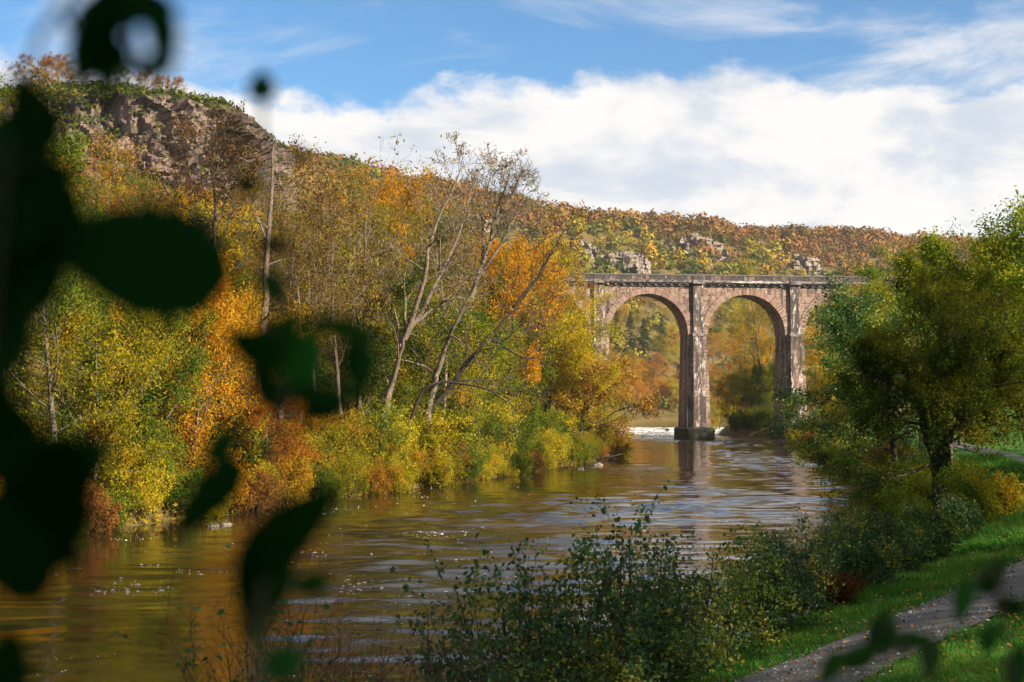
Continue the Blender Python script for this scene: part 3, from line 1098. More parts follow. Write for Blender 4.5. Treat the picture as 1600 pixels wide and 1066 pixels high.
def conifer(seed, H, Rr, n_wh=26, per=9, tip=0.9):
    rng = np.random.default_rng(seed)
    Wd = Wood()
    z = np.linspace(-0.3, H, 9)
    Wd.tube(np.stack([0 * z, 0 * z, z], 1), np.linspace(H * 0.016, 0.02, 9), 7)
    C, T, L_ = [], [], []
    for i in range(n_wh):
        f = (i + 0.5) / n_wh
        zz = H * (0.10 + 0.88 * f)
        ln = Rr * (1 - f) ** 0.8 * rng.uniform(0.75, 1.15) + 0.25
        for j in range(per):
            a = rng.uniform(0, 6.28)
            d = np.array((math.cos(a), math.sin(a), -0.28 + 0.5 * f))
            ns = 5
            for k in range(1, ns + 1):
                q = np.array((0, 0, zz)) + d * ln * k / ns - (0, 0, 0.12 * ln * (k / ns) ** 2)
                for w_ in range(4):
                    C.append(q + rng.normal(0, 0.13, 3))
                    sd = rng.choice((-1, 1)) * rng.uniform(0.2, 1.0)
                    tt = np.array((d[0] - d[1] * sd, d[1] + d[0] * sd, -0.25))
                    T.append(nrm(tt))
                    L_.append(tip * (0.45 + 0.55 * (1 - f)) * rng.uniform(0.6, 1.2))
            Wd.tube([np.array((0, 0, zz)), np.array((0, 0, zz)) + d * ln], [0.05 * (1 - f) + 0.015, 0.008], 3)
    C, T, L_ = np.array(C), np.array(T), np.array(L_)[:, None]
    up = np.array((0, 0, 1.0)) + rng.normal(0, 0.4, C.shape)
    sd = np.cross(T, up)
    sd /= np.linalg.norm(sd, axis=1)[:, None]
    V = np.stack([C - T * L_ * .4, C + sd * L_ * 0.2, C + T * L_ * .6, C - sd * L_ * 0.2], 1)
    tone = np.clip(rng.normal(0.5, 0.22, len(C)), 0, 1)
    return Wd.mesh('trunk'), mesh_np('crown', V.reshape(-1, 3), np.arange(len(C) * 4).reshape(-1, 4), tone)


LABELS_USED = {}


def plant(name, wood, leaf, mats, loc, label, cat, group=None, rz=0.0, sc=1.0, wn='trunk', ln='crown'):
    e = empty(name, loc, rz, sc)
    tag(e, label, cat, group)
    obj(wn, wood, mats[0], e)
    if leaf is not None:
        obj(ln, leaf, mats[1], e)
    return e


RG = np.random.default_rng(42)
# prototypes for the wood: meshes shared between copies
full = Cfg(nch=[11, 6, 5], maxlev=3, sides=[7, 4, 3, 3], seg=[1.4, 0.9, 0.6, 0.55])
airy = Cfg(nch=[12, 6, 5], maxlev=3, sides=[7, 4, 3, 3], seg=[1.4, 0.9, 0.6, 0.5], ang=[42, 40, 40], len=[0.36, 0.5, 0.5], shape='up', t0=[0.35, .2, .15])
lowc = Cfg(nch=[13, 6, 5], maxlev=3, sides=[7, 4, 3, 3], seg=[1.2, 0.8, 0.6, 0.5], t0=[0.1, 0.15, 0.1], len=[0.5, 0.5, 0.5], shape='round')
PROTO = {
    'full': [broadleaf(101 + i, 13, 0.22, 21000, 0.175, 0.24, full) for i in range(4)],
    'airy': [broadleaf(121 + i, 14, 0.17, 8000, 0.16, 0.2, airy, tone_rand=0.7) for i in range(4)],
    'low': [broadleaf(141 + i, 8, 0.16, 19000, 0.165, 0.22, lowc) for i in range(4)],
    'bare': [broadleaf(161 + i, 13, 0.16, 700, 0.22, 0.16, airy, tone_rand=0.7) for i in range(3)],
    'bush': [shrub(181 + i, 3.2, 12, 7500, 0.14, 0.14, 0.95, Cfg(nch=[8, 5], maxlev=2, seg=[0.5, 0.3, 0.2], wig=[0.1, 0.16, 0.2], up=[0.02, 0.03, 0.0], ang=[45, 45], len=[0.45, 0.5],
                                                                  t0=[0.12, 0.1], sides=[4, 3, 3], shape='spread'), r=0.011) for i in range(4)],
    'conifer': [conifer(191 + i, 18, 3.6) for i in range(2)],
}
KIND = {   # kind: (prototype set, leaf material, bark, phrase, category)
    'yellow': ('full', 'yellowgreen', 'grey', 'yellow-green leafy tree', 'tree'),
    'green': ('full', 'green', 'grey', 'dull green leafy tree', 'tree'),
    'gold': ('full', 'gold', 'grey', 'golden yellow autumn tree', 'tree'),
    'orange': ('full', 'orange', 'grey', 'orange autumn tree', 'tree'),
    'rust': ('airy', 'rust', 'grey', 'rust brown thinly leaved tree', 'tree'),
    'olive': ('airy', 'olive', 'pale', 'thin pale-stemmed olive tree', 'tree'),
    'plum': ('airy', 'plum', 'pale', 'thin purple-brown tree with pale stem', 'tree'),
    'bare': ('bare', 'olive', 'pale', 'nearly bare tree with pale branches', 'tree'),
    'lowyellow': ('low', 'yellowgreen', 'grey', 'low branching yellow-green tree', 'tree'),
    'lowgreen': ('low', 'green', 'grey', 'low branching green tree', 'tree'),
    'lowgold': ('low', 'gold', 'grey', 'low branching golden tree', 'tree'),
    'loworange': ('low', 'orange', 'grey', 'low branching orange tree', 'tree'),
    'thinyellow': ('airy', 'yellowgreen', 'grey', 'thin yellow tree', 'tree'),
    'russet': ('full', 'rust', 'grey', 'russet autumn tree', 'tree'),
    'bushyellow': ('bush', 'yellowgreen', 'dark', 'yellow-green bush', 'bush'),
    'bushgreen': ('bush', 'green', 'dark', 'green bush', 'bush'),
    'bushgold': ('bush', 'gold', 'dark', 'golden bush', 'bush'),
    'bushrust': ('bush', 'rust', 'dark', 'rusty brown bush', 'bush'),
    'conifer': ('conifer', 'conifer', 'dark', 'dark green conifer', 'conifer'),
}
NAME = {'full': 'autumn_tree', 'airy': 'thin_tree', 'low': 'spreading_tree', 'bare': 'bare_tree', 'bush': 'waterside_bush', 'conifer': 'conifer'}


def zone(px, dep):
    base = {'bank': 'on the water edge', 'front': 'on the river bank'}.get(dep, 'on the wooded slope')
    for a, b, t in ((-999, 110, 'behind the dark leaves'), (110, 190, 'under the shaded cliff end'), (190, 262, 'below the cliff centre'), (262, 335, 'below the cliff nose'),
                    (335, 405, 'just before the dead trunk'), (405, 480, 'just past the dead trunk'),
                    (480, 545, 'by the forked stem tree'), (545, 610, 'before the bare trees'), (610, 680, 'among the bare trees'), (680, 760, 'behind the bare trees'),
                    (760, 820, 'past the bare trees'), (820, 880, 'near the viaduct end'),
                    (880, 945, 'before the left pier'), (945, 1000, 'within the first arch'), (1000, 1060, 'beside the middle pier'),
                    (1060, 1150, 'past the middle pier'), (1150, 1230, 'within the second arch'), (1230, 9999, 'beyond the shrubby pier')):
        if a <= px < b:
            return base + ' ' + t
    return base


SKYL = np.array([(-200, 40), (-90, 40), (-50, 80), (-10, 180), (20, 275), (60, 292), (210, 282), (260, 305), (325, 305), (350, 280), (420, 268), (480, 262), (560, 250), (620, 262), (690, 296), (760, 312), (800, 328), (835, 385),
                 (862, 440), (890, 492), (935, 525), (960, 545), (985, 585), (1015, 620), (1040, 655)], float)


placed = []


def put(kind, x, y, dep, sc=1.0, hs=1.0, label=None, zoff=0.0, cap=True):
    pset, lm, bm, phrase, cat = KIND[kind]
    pr = PROTO[pset][int(RG.integers(len(PROTO[pset])))]
    z = gz(x, y)
    px, py = proj((x, y, z))
    if cap and y < 300 and pset != 'bush' and x < bank_at(y) + 3:
        pc, _ = proj((x, y, z + 8))
        H0 = {'full': 16.6, 'airy': 17.0, 'low': 12.5, 'bare': 16.0, 'conifer': 18.5}[pset]
        zc = P(pc, float(np.interp(pc, SKYL[:, 0], SKYL[:, 1])), y)[2] - z
        lim = zc * RG.uniform(0.76, 1.07) / (H0 * hs)
        if lim < sc:
            if lim < 0.33:
                return None
            hs *= min(1.25, (sc / lim) ** 0.25)
            sc = lim
    szw = sc * hs
    if not label and pset != 'conifer':
        phrase = (('small ' if szw < 0.72 else 'large ' if szw > 0.98 else '') if pset == 'bush' else ('small ' if szw < 0.78 else 'tall ' if szw > 1.15 else '')) + phrase
    lab = label or f'{phrase} {zone(px, dep)}'
    w_, l_ = ('stems', 'foliage') if pset == 'bush' else ('trunk', 'crown')
    e = plant(NAME[pset], pr[0], pr[1], (BARK[bm], LEAF[lm]), (x, y, z - 0.05 + zoff), lab, cat, None if label else (phrase.replace('bush', 'bushe') + 's ' + zone(px, dep)),
              RG.uniform(0, 6.28), (sc, sc, sc * hs), w_, l_)
    placed.append((x, y))
    return e


def far_enough(x, y, dmin):
    for a, b in placed:
        if (a - x) ** 2 + (b - y) ** 2 < dmin * dmin:
            return False
    return True


def bank_at(y, d=0.0, poly=LEFT):
    return float(np.interp(y, poly[:, 1], poly[:, 0])) - d


def pick(d):
    ks = list(d)
    p_ = np.array([d[k] for k in ks], float)
    return ks[int(RG.choice(len(ks), p=p_ / p_.sum()))]


# ------------------------------------------------------------------ left bank wood
def at_px(px, D):
    return (px - 800) / F * D


# trees that stand out
def special(kind, px, D, sc, hs, label, dep='front'):
    return put(kind, at_px(px, D), D, dep, sc, hs, label)


special('lowgold', 305, 76, 0.92, 1.3, 'bright golden tree with orange top at the water behind the large dark leaf')
special('loworange', 418, 80, 0.72, 0.95, 'small fiery orange tree at the foot of the dead trunk')
special('green', 90, 64, 0.85, 1.0, 'green tree at the bank between the margin leaves and the golden tree')
special('lowyellow', 150, 66, 0.95, 1.1, 'spreading yellow-green tree just upstream of the margin leaves')
special('lowgreen', 215, 72, 0.95, 1.15, 'dull green spreading tree behind the large dark leaf')
for _px, _D, _t in ((438, 98, 'bare pale tree right beside the dead trunk'), (492, 101, 'bare grey-brown tree halfway between dead trunk and bare trees'), (566, 104, 'bare pale tree just before the forked bare tree'),
                    (520, 112, 'tall bare tree behind the forked stem tree'), (690, 118, 'bare tree standing behind the leaning bare trees')):
    special('bare', _px, _D, 1.4, 1.05, _t)
special('lowgreen', 560, 104, 1.15, 1.2, 'green spreading tree under the tall orange topped tree')
special('yellow', 500, 108, 1.15, 1.1, 'yellow-green tree between the dead trunk and the bare trees', 'slope')
special('orange', 612, 138, 1.3, 1.15, 'tall orange topped tree behind the bare leaning trees', 'slope')
special('orange', 796, 143, 1.35, 1.15, 'tall orange tree at the end of the wood nearest the viaduct', 'slope')
special('gold', 180, 150, 1.0, 1.0, 'orange and gold tree directly under the rock cliff', 'slope')
special('orange', 215, 158, 1.05, 0.9, 'flame orange tree crown against the base of the cliff', 'slope')
special('gold', 275, 140, 1.0, 0.95, 'yellow tree crown below the shaded cliff foot', 'slope')
special('green', -40, 72, 1.35, 1.1, 'tall green tree rising at the picture edge', 'front')
special('conifer', 560, 255, 0.95, 1.0, 'single dark conifer on the wooded skyline', 'slope')
special('plum', 536, 96, 1.25, 1.05, 'tall purple-brown thin tree with pale forked stem', 'front')
special('plum', 470, 92, 1.15, 1.05, 'reddish thin tree between the dead trunk and the forked stem tree', 'front')
special('lowyellow', 905, 150, 1.1, 1.0, 'yellow-green tree overhanging the water beside the first arch', 'front')
special('rust', 945, 172, 0.95, 0.9, 'reddish tree leaning out before the left pier', 'front')

arc = 50.0
cols_bank = [(200, {'bushgreen': 3, 'bushgold': 2, 'bushrust': 1, 'bushyellow': 2}), (480, {'bushgold': 3, 'bushyellow': 3, 'bushgreen': 2, 'bushrust': 1}),
             (700, {'bushyellow': 6, 'bushgold': 2, 'bushgreen': 2}), (900, {'bushyellow': 4, 'bushgreen': 3, 'bushrust': 1}), (2000, {'bushyellow': 4, 'bushgreen': 1, 'bushrust': 2})]
cols_low = [(200, {'lowgreen': 3, 'lowyellow': 3, 'lowgold': 1, 'olive': 1}), (480, {'lowgold': 2, 'lowyellow': 3, 'lowgreen': 2, 'loworange': 1}),
            (700, {'lowyellow': 6, 'lowgreen': 3, 'plum': 1}), (900, {'lowyellow': 4, 'lowgreen': 3, 'rust': 1}), (2000, {'lowyellow': 5, 'rust': 2, 'lowgreen': 1})]
cols_mid = [(200, {'green': 4, 'olive': 3, 'rust': 1, 'yellow': 1}), (480, {'olive': 3, 'plum': 2, 'yellow': 3, 'gold': .6, 'green': 2.5, 'bare': 1, 'rust': .6}),
            (700, {'olive': 3, 'plum': 2, 'yellow': 3, 'green': 2, 'bare': 2}), (2000, {'yellow': 4, 'gold': 2, 'green': 1, 'olive': 1, 'orange': 1})]
cols_slope = [(200, {'rust': 1.5, 'green': 3, 'olive': 3, 'yellow': 1}), (480, {'gold': 1, 'orange': .7, 'olive': 3.5, 'rust': 1, 'yellow': 3, 'bare': 1.5, 'green': 2}),
              (700, {'rust': 1.5, 'olive': 4, 'orange': .5, 'green': 3, 'bare': 2.5, 'yellow': 2.5}), (2000, {'orange': 1.5, 'gold': 1.5, 'rust': 1.5, 'yellow': 3.5, 'green': 2})]


def colour(tab, px):
    for lim, d in tab:
        if px < lim:
            return pick(d)


def row(tab, y0, y1, step, d0, d1, s0, s1, dep, hs=(0.9, 1.15), gap=0.0):
    y = y0
    while y < y1:
        x = bank_at(y, RG.uniform(d0, d1))
        px, _ = proj((x, y, 3))
        if -140 < px < 1080 and (gap == 0 or far_enough(x, y, gap)):
            put(colour(tab, px), x, y, dep, RG.uniform(s0, s1), RG.uniform(*hs))
        y += step * RG.uniform(0.7, 1.3)


row(cols_bank, 50, 176, 1.9, -0.5, 0.6, 0.55, 1.0, 'bank')
row(cols_bank, 52, 180, 3.2, 2.2, 4.0, 0.9, 1.4, 'bank')
row(cols_low, 50, 200, 3.6, 2.0, 5.0, 0.7, 1.05, 'front', gap=2.0)
row(cols_low, 54, 200, 4.6, 6.0, 10.0, 1.0, 1.4, 'front', gap=2.5)
row(cols_mid, 58, 215, 4.4, 8.0, 15.0, 1.05, 1.5, 'front', gap=2.5)
n_slope = 0
for _ in range(2600):
    y = RG.uniform(66, 340)
    d = RG.uniform(15, 100)
    x = bank_at(y, d)
    px, py = proj((x, y, gz(x, y) + 9))
    if not (-140 < px < 1000) or n_slope >= 120:
        continue
    if (x + 89) ** 2 + (y - 292) ** 2 < 60 ** 2:
        continue
    if far_enough(x, y, 6.0 if y < 200 else 7.5):
        put(colour(cols_slope, px), x, y, 'slope', RG.uniform(0.8, 1.2), RG.uniform(0.9, 1.15))
        n_slope += 1

# bare leaning trees, the dead trunk and the overhanging willow: their limbs follow the photograph
bare_c = Cfg(nch=[9, 6, 4, 3], maxlev=4, sides=[8, 6, 4, 3, 3], seg=[0.8, 0.5, 0.35, 0.25, 0.2], wig=[0.05, 0.12, 0.18, 0.22, 0.25], up=[0, 0.03, 0.05, 0.03, 0.0],
             t0=[0.25, 0.2, 0.15, 0.1], ang=[45, 42, 42, 45], len=[0.30, 0.5, 0.52, 0.5], rmul=[0.45, 0.6, 0.6, 0.6], minr=0.014, taper=0.12)
bare_l = Cfg(**{**bare_c.__dict__, 'nch': [8, 5, 4], 'maxlev': 3, 'len': [0.33, 0.5, 0.5]})


def px_path(pts, D, rng, depth=1.2, n=14):
    """limb through pixel points at depth D, with its own wander towards and away from the river"""
    q = []
    off = 0.0
    for i, p_ in enumerate(pts):
        dd = D + (p_[2] if len(p_) > 2 else off)
        q.append(P(p_[0], p_[1], dd))
        off += rng.normal(0, depth * 0.5)
    q = np.array(q)
    t = np.linspace(0, len(q) - 1, n)
    o = np.stack([np.interp(t, np.arange(len(q)), q[:, i]) for i in range(3)], 1)
    for _ in range(2):
        o[1:-1] = (o[:-2] + o[2:] + 2 * o[1:-1]) / 4
    o[1:-1] += rng.normal(0, 0.05, (n - 2, 3))
    return o


def limb_tree(name, seed, D, limbs, bark, label, cat, leaves=0, lsize=0.2, lmat=None, sig=0.2, cfg=None, rootz=None):
    rng = np.random.default_rng(seed)
    Wd, A = Wood(), []
    base = None
    for pts, r, c in limbs:
        path = px_path(pts, D, rng)
        if base is None:
            base = path[0].copy()
            g_ = gz(base[0], base[1])
            if rootz is not None or base[2] > g_ - 0.2:
                foot = base.copy()
                foot[2] = g_ - 0.4
                path = np.concatenate([[foot], path])
            base[2] = g_
        c = c or cfg or bare_c
        grow(Wd, A, rng, None, None, 0, r, 0, c, path=path - base)
    wm = Wd.mesh('trunk')
    lm = leaf_mesh('crown', spread(A, leaves, sig, rng), lsize, rng) if leaves else None
    return plant(name, wm, lm, (BARK[bark], LEAF[lmat] if lmat else None), base, label, cat)


limb_tree('bare_tree', 301, 101, [
    ([(600, 660), (606, 622), (618, 575), (632, 530), (640, 505)], 0.36, Cfg(**{**bare_l.__dict__, 'nch': [3, 3, 3]})),
    ([(632, 530), (652, 480), (664, 430), (668, 385), (690, 330), (712, 290), (722, 252)], 0.22, None),
    ([(632, 530), (660, 490), (678, 450), (700, 405), (722, 355), (735, 300), (742, 268)], 0.21, None),
    ([(640, 512), (680, 480), (708, 464), (742, 472)], 0.14, bare_l),
    ([(626, 545), (622, 500), (606, 460), (595, 432)], 0.12, bare_l),
    ([(634, 520), (634, 470), (632, 425), (640, 380)], 0.13, bare_l)],
    'pale', 'pale forked bare tree, one stem upright and one leaning', 'tree', 900, 0.2, 'olive')
limb_tree('bare_tree', 302, 107, [
    ([(668, 640), (680, 590), (695, 545), (712, 500), (736, 465), (752, 425)], 0.30, Cfg(**{**bare_l.__dict__, 'nch': [4, 4, 3]})),
    ([(736, 465), (758, 400), (772, 345), (786, 300), (798, 262)], 0.20, None),
    ([(742, 450), (756, 395), (755, 345), (760, 300), (768, 268)], 0.16, None),
    ([(752, 425), (790, 372), (812, 320), (826, 280)], 0.15, None),
    ([(770, 350), (802, 300), (818, 262), (812, 246)], 0.11, bare_l)],
    'pale', 'pale bare tree leaning towards the river with fanned upper twigs', 'tree', 700, 0.2, 'olive')
limb_tree('bare_tree', 303, 108, [
    ([(652, 668), (690, 620), (738, 560), (765, 530), (800, 485), (826, 446), (842, 415)], 0.30, None),
    ([(800, 485), (838, 440), (858, 400), (880, 360), (896, 332)], 0.16, None),
    ([(765, 530), (800, 548), (812, 560), (842, 560), (868, 548)], 0.10, bare_l),
    ([(775, 517), (820, 515), (842, 508)], 0.08, bare_l)],
    'dark', 'dark bare trunk slanting low across the wood towards the viaduct', 'tree', 1100, 0.2, 'gold')
limb_tree('mossy_bough', 304, 103, [
    ([(630, 690), (650, 625), (668, 595), (700, 598), (740, 598), (775, 612), (800, 632), (812, 645)], 0.17, bare_l),
    ([(745, 598), (766, 565), (762, 520)], 0.06, bare_l),
    ([(790, 628), (815, 610), (838, 612)], 0.06, bare_l)],
    'dark', 'mossy dark bough arching low over the green bushes', 'bough', 500, 0.2, 'yellowgreen')
limb_tree('leaning_tree', 305, 150, [
    ([(810, 722), (850, 700), (888, 680), (925, 668), (968, 655)], 0.26, bare_l),
    ([(888, 680), (915, 640), (945, 610), (985, 585)], 0.18, bare_l),
    ([(850, 700), (880, 650), (900, 610), (935, 575)], 0.17, bare_l),
    ([(925, 668), (965, 640), (1000, 632), (1012, 640)], 0.11, bare_l)],
    'dark', 'dark reddish tree leaning far out over the river', 'tree', 5200, 0.30, 'rust', 0.35)
snag_c = Cfg(**{**bare_l.__dict__, 'nch': [7, 2, 2], 'maxlev': 2, 'len': [0.07, 0.4, 0.4], 'ang': [60, 45, 45], 't0': [0.15, 0.2, 0.2]})
limb_tree('dead_trunk', 306, 84, [
    ([(404, 640), (408, 560), (413, 480), (418, 400), (421, 330), (425, 275), (424, 240), (428, 226)], 0.30, snag_c),
    ([(414, 370), (400, 335), (392, 310)], 0.07, bare_l)],
    'pale', 'tall dead trunk standing bare and branchless above the wood', 'dead tree')
limb_tree('thin_tree', 307, 88, [
    ([(345, 640), (343, 560), (341, 480), (336, 400), (335, 330), (333, 270), (330, 215)], 0.25, Cfg(**{**bare_l.__dict__, 'nch': [16, 6, 5], 'len': [0.26, 0.5, 0.5], 't0': [0.42, .2, .1]})),
    ([(340, 395), (318, 370), (300, 350)], 0.1, bare_l),
    ([(338, 345), (355, 310), (372, 270), (385, 240)], 0.1, bare_l)],
    'dark', 'dark stemmed tree with sparse reddish leaves before the cliff', 'tree', 5200, 0.22, 'plum', 0.22)

# undergrowth on the wood floor: low leafy ground cover
rng = np.random.default_rng(9)
n = 42000
yy = rng.uniform(48, 215, n)
dd = rng.exponential(6.0, n) - 0.4
xx = np.interp(yy, LEFT[:, 1], LEFT[:, 0]) - dd
C = np.stack([xx, yy, ground(xx, yy) + np.abs(rng.normal(0, 0.45, n)) + 0.02], 1)
C = C[(C[:, 2] > 0.05)]
tag(obj('undergrowth', leaf_mesh('undergrowth', C, 0.26, rng), LEAF['olive']), 'tangled low undergrowth on the wooded bank', kind='stuff')

# ------------------------------------------------------------------ far side: trees seen through the arches
def on_far(px, py, kind, sc, hs=1.0, label=None, d0=300):
    D = on_slope(px, py, d0)
    if D is None:
        D = 560
    return put(kind, at_px(px, D), D, 'slope', sc, hs, label)


for px, py, sc, lab in ((985, 560, 1.15, 'tallest dark conifer framed by the first arch'), (1006, 556, 0.95, 'dark conifer beside the tallest one in the first arch'),
                        (1034, 548, 0.85, 'small dark conifer near the middle pier'), (962, 535, 0.9, 'conifer at the curve of the first arch'), (1060, 600, 0.5, 'small conifer half hidden by the middle pier')):
    on_far(px, py, 'conifer', sc, 1.0, lab)
for px, sc, kind, lab in ((1016, 1.25, 'loworange', 'broad orange bush beside the pool edge'), (1034, 1.35, 'loworange', 'largest orange bush on the far pool shore'),
                          (1050, 1.2, 'loworange', 'orange bush against the middle pier on the far shore'), (1062, 1.45, 'lowyellow', 'yellow bush on the far shore behind the middle pier'),
                          (998, 1.0, 'lowgreen', 'green bush on the far pool shore'), (982, 1.15, 'lowyellow', 'yellow bush on the far pool shore')):
    D = 566 + RG.uniform(0, 6)
    x = at_px(px, D)
    put(kind, x, D + 3, 'slope', sc, 0.9, lab)
nf = 0
for _ in range(900):
    px, py = RG.uniform(930, 1235), RG.uniform(478, 648)
    D = on_slope(px, py, 300)
    if D is None or nf >= 95:
        continue
    x = at_px(px, D)
    if not far_enough(x, D, 6.5):
        continue
    if py > 585:
        kind = pick({'orange': 4, 'yellow': 2, 'gold': 3})
    elif py > 540:
        kind = pick({'orange': 2, 'yellow': 4, 'gold': 3})
    else:
        kind = pick({'yellow': 6, 'gold': 2, 'green': 2, 'lowyellow': 2})
    put(kind, x, D, 'slope', RG.uniform(0.62, 0.95), RG.uniform(0.85, 1.1))
    nf += 1
# spit on the right beyond the viaduct
for px, D, kind, sc, hs, lab in ((1186, 272, 'thinyellow', 1.55, 1.15, 'slender open yellow tree rising in the second arch'), (1160, 285, 'thinyellow', 1.3, 1.05, 'lighter thin tree beside the slender one in the second arch'),
                                 (1212, 280, 'gold', 1.3, 1.2, 'golden tree close behind the shrubby pier'), (1202, 262, 'lowgreen', 1.2, 1.0, 'dark green tree mass low in the second arch'),
                                 (1172, 268, 'lowgreen', 1.1, 1.0, 'rounded dark green tree on the spit'), (1142, 276, 'lowyellow', 1.15, 0.95, 'olive yellow tree at the tip of the spit'),
                                 (1186, 300, 'lowgreen', 1.3, 1.0, 'green tree behind the others on the spit'), (1122, 330, 'lowyellow', 0.9, 0.9, 'yellow shrub tree just past the middle pier'),
                                 (1130, 345, 'orange', 0.9, 0.9, 'orange tree just past the middle pier'), (1150, 360, 'orange', 0.85, 0.9, 'second orange tree on the right upstream shore')):
    put(kind, at_px(px, D), D, 'slope', sc, hs, lab)
for px, D in ((1200, 259), (1184, 261), (1168, 263), (1150, 268)):
    put('bushgreen', at_px(px, D), D, 'bank', 1.2, 1.0)

# ------------------------------------------------------------------ far woods and scrub as masses
def template(rng, n, size, rx, rz):
    d = rng.normal(0, 1, (n, 3))
    d /= np.linalg.norm(d, axis=1)[:, None]
    rr = 0.55 + 0.45 * rng.random(n) ** 0.5
    bump = 1 + 0.28 * np.sin(d[:, 0] * 4 + rng.uniform(0, 6)) * np.cos(d[:, 1] * 4 + rng.uniform(0, 6)) + 0.2 * np.sin(d[:, 2] * 5 + rng.uniform(0, 6))
    c = d * (rr * bump)[:, None] * (rx, rx, rz)
    nr = d + rng.normal(0, 0.5, (n, 3))
    nr /= np.linalg.norm(nr, axis=1)[:, None]
    t = np.cross(nr, rng.normal(0, 1, (n, 3)))
    t /= np.linalg.norm(t, axis=1)[:, None]
    b = np.cross(nr, t)
    sz = size * rng.uniform(0.6, 1.3, n)[:, None]
    return np.stack([c - t * sz * .5, c + b * sz * .4, c + t * sz * .5, c - b * sz * .4], 1)


def mass(name, pts, scl, n, size, rx, rz, mat, label, seed, lift=0.6, tvar=0.25, ton=None):
    rng = np.random.default_rng(seed)
    T = [template(rng, n, size, rx, rz) for _ in range(7)]
    V, tn = [], []
    for i, (p_, s_) in enumerate(zip(pts, scl)):
        t_ = T[int(rng.integers(7))]
        a = rng.uniform(0, 6.28)
        ca, sa = math.cos(a), math.sin(a)
        q = t_ @ np.array([[ca, sa, 0], [-sa, ca, 0], [0, 0, 1.0]]) * s_
        V.append(q + (p_ + np.array((0, 0, rz * s_ * lift))))
        tn.append(np.clip((ton[i] if ton is not None else 0.5) + rng.normal(0, tvar) + rng.normal(0, 0.05, n), 0, 1))
    V = np.concatenate(V).reshape(-1, 3)
    me = mesh_np(name, V, np.arange(len(V)).reshape(-1, 4), np.concatenate(tn))
    return tag(obj(name, me, mat), label, kind='stuff')


rng = np.random.default_rng(77)
N = 60000
X = rng.uniform(-330, 520, N)
Y = rng.uniform(150, 1100, N)
dl, yl = sdist(LEFT, X, Y)
dcc = np.interp(yl, [-300, 300, 420, 500, 600, 800], [110, 112, 105, 135, 190, 200])
okm = (dl > 12) & (dl < dcc + 45)
pxx = 800 + F * X / Y
okm &= (pxx > -120) & (pxx < 1700) & ((X + 89) ** 2 + (Y - 292) ** 2 > 56 ** 2)
X, Y, dl, dcc, pxx = X[okm], Y[okm], dl[okm], dcc[okm], pxx[okm]
Z = ground(X, Y)
keep, cell = [], {}
for i in range(len(X)):
    dm = 5.0 if Y[i] < 350 else (5.6 if Y[i] < 650 else 6.2)
    k_ = (int(X[i] // 7), int(Y[i] // 7))
    bad = False
    for a_ in (-1, 0, 1):
        for b_ in (-1, 0, 1):
            for j in cell.get((k_[0] + a_, k_[1] + b_), ()):
                if (X[i] - X[j]) ** 2 + (Y[i] - Y[j]) ** 2 < dm * dm:
                    bad = True
    if bad:
        continue
    cell.setdefault(k_, []).append(i)
    keep.append(i)
keep = np.array(keep)
pl = np.array(placed)
near = np.array([((pl[:, 0] - X[i]) ** 2 + (pl[:, 1] - Y[i]) ** 2).min() < 5.0 ** 2 for i in keep])
keep = keep[~near]
fr = dl[keep] / dcc[keep]
pn_ = fbm(X[keep] / 35, Y[keep] / 35, 3, 91)
lvl = fr + (pn_ - 0.5) * 0.6
crest = lvl > 0.74
scrub = (~crest) & (pn_ > 0.47) & (Y[keep] > 330) & (fr > 0.3)
slope_ = (~crest) & (~scrub)
for nm, msk, mt, lab, rxz in (('crest_wood', crest, 'farrust', 'russet autumn wood along the top of the far ridge', (4.3, 3.8)),
                              ('slope_wood', slope_, 'farolive', 'yellow and olive autumn wood on the valley side', (4.0, 3.8)),
                              ('gorse_scrub', scrub, 'gorse', 'dark green gorse scrub on the steep far slope', (2.9, 1.9))):
    for j, (lo, hi, n_, sz) in enumerate(((0, 380, 260, 0.66), (380, 650, 170, 1.15), (650, 2000, 115, 1.7))):
        sel = keep[msk & (Y[keep] >= lo) & (Y[keep] < hi)]
        if nm == 'gorse_scrub':
            sel = np.concatenate([sel] * 4)
        if len(sel) == 0:
            continue
        jit = rng.normal(0, 3.0 if nm == 'gorse_scrub' else 0.0, (len(sel), 2)) if nm == 'gorse_scrub' else np.zeros((len(sel), 2))
        pp = np.stack([X[sel] + jit[:, 0], Y[sel] + jit[:, 1], ground(X[sel] + jit[:, 0], Y[sel] + jit[:, 1])], 1)
        mass(nm, pp, rng.uniform(0.75, 1.25, len(sel)), int(n_ * (0.5 if nm == 'gorse_scrub' else 1)), sz * (0.7 if nm == 'gorse_scrub' else 1), rxz[0], rxz[1], LEAF[mt],
             lab + (' nearby', ' in the middle distance', ' far away')[j], 500 + j, 0.75, 0.24, fbm(pp[:, 0] / 22, pp[:, 1] / 22, 3, 13))

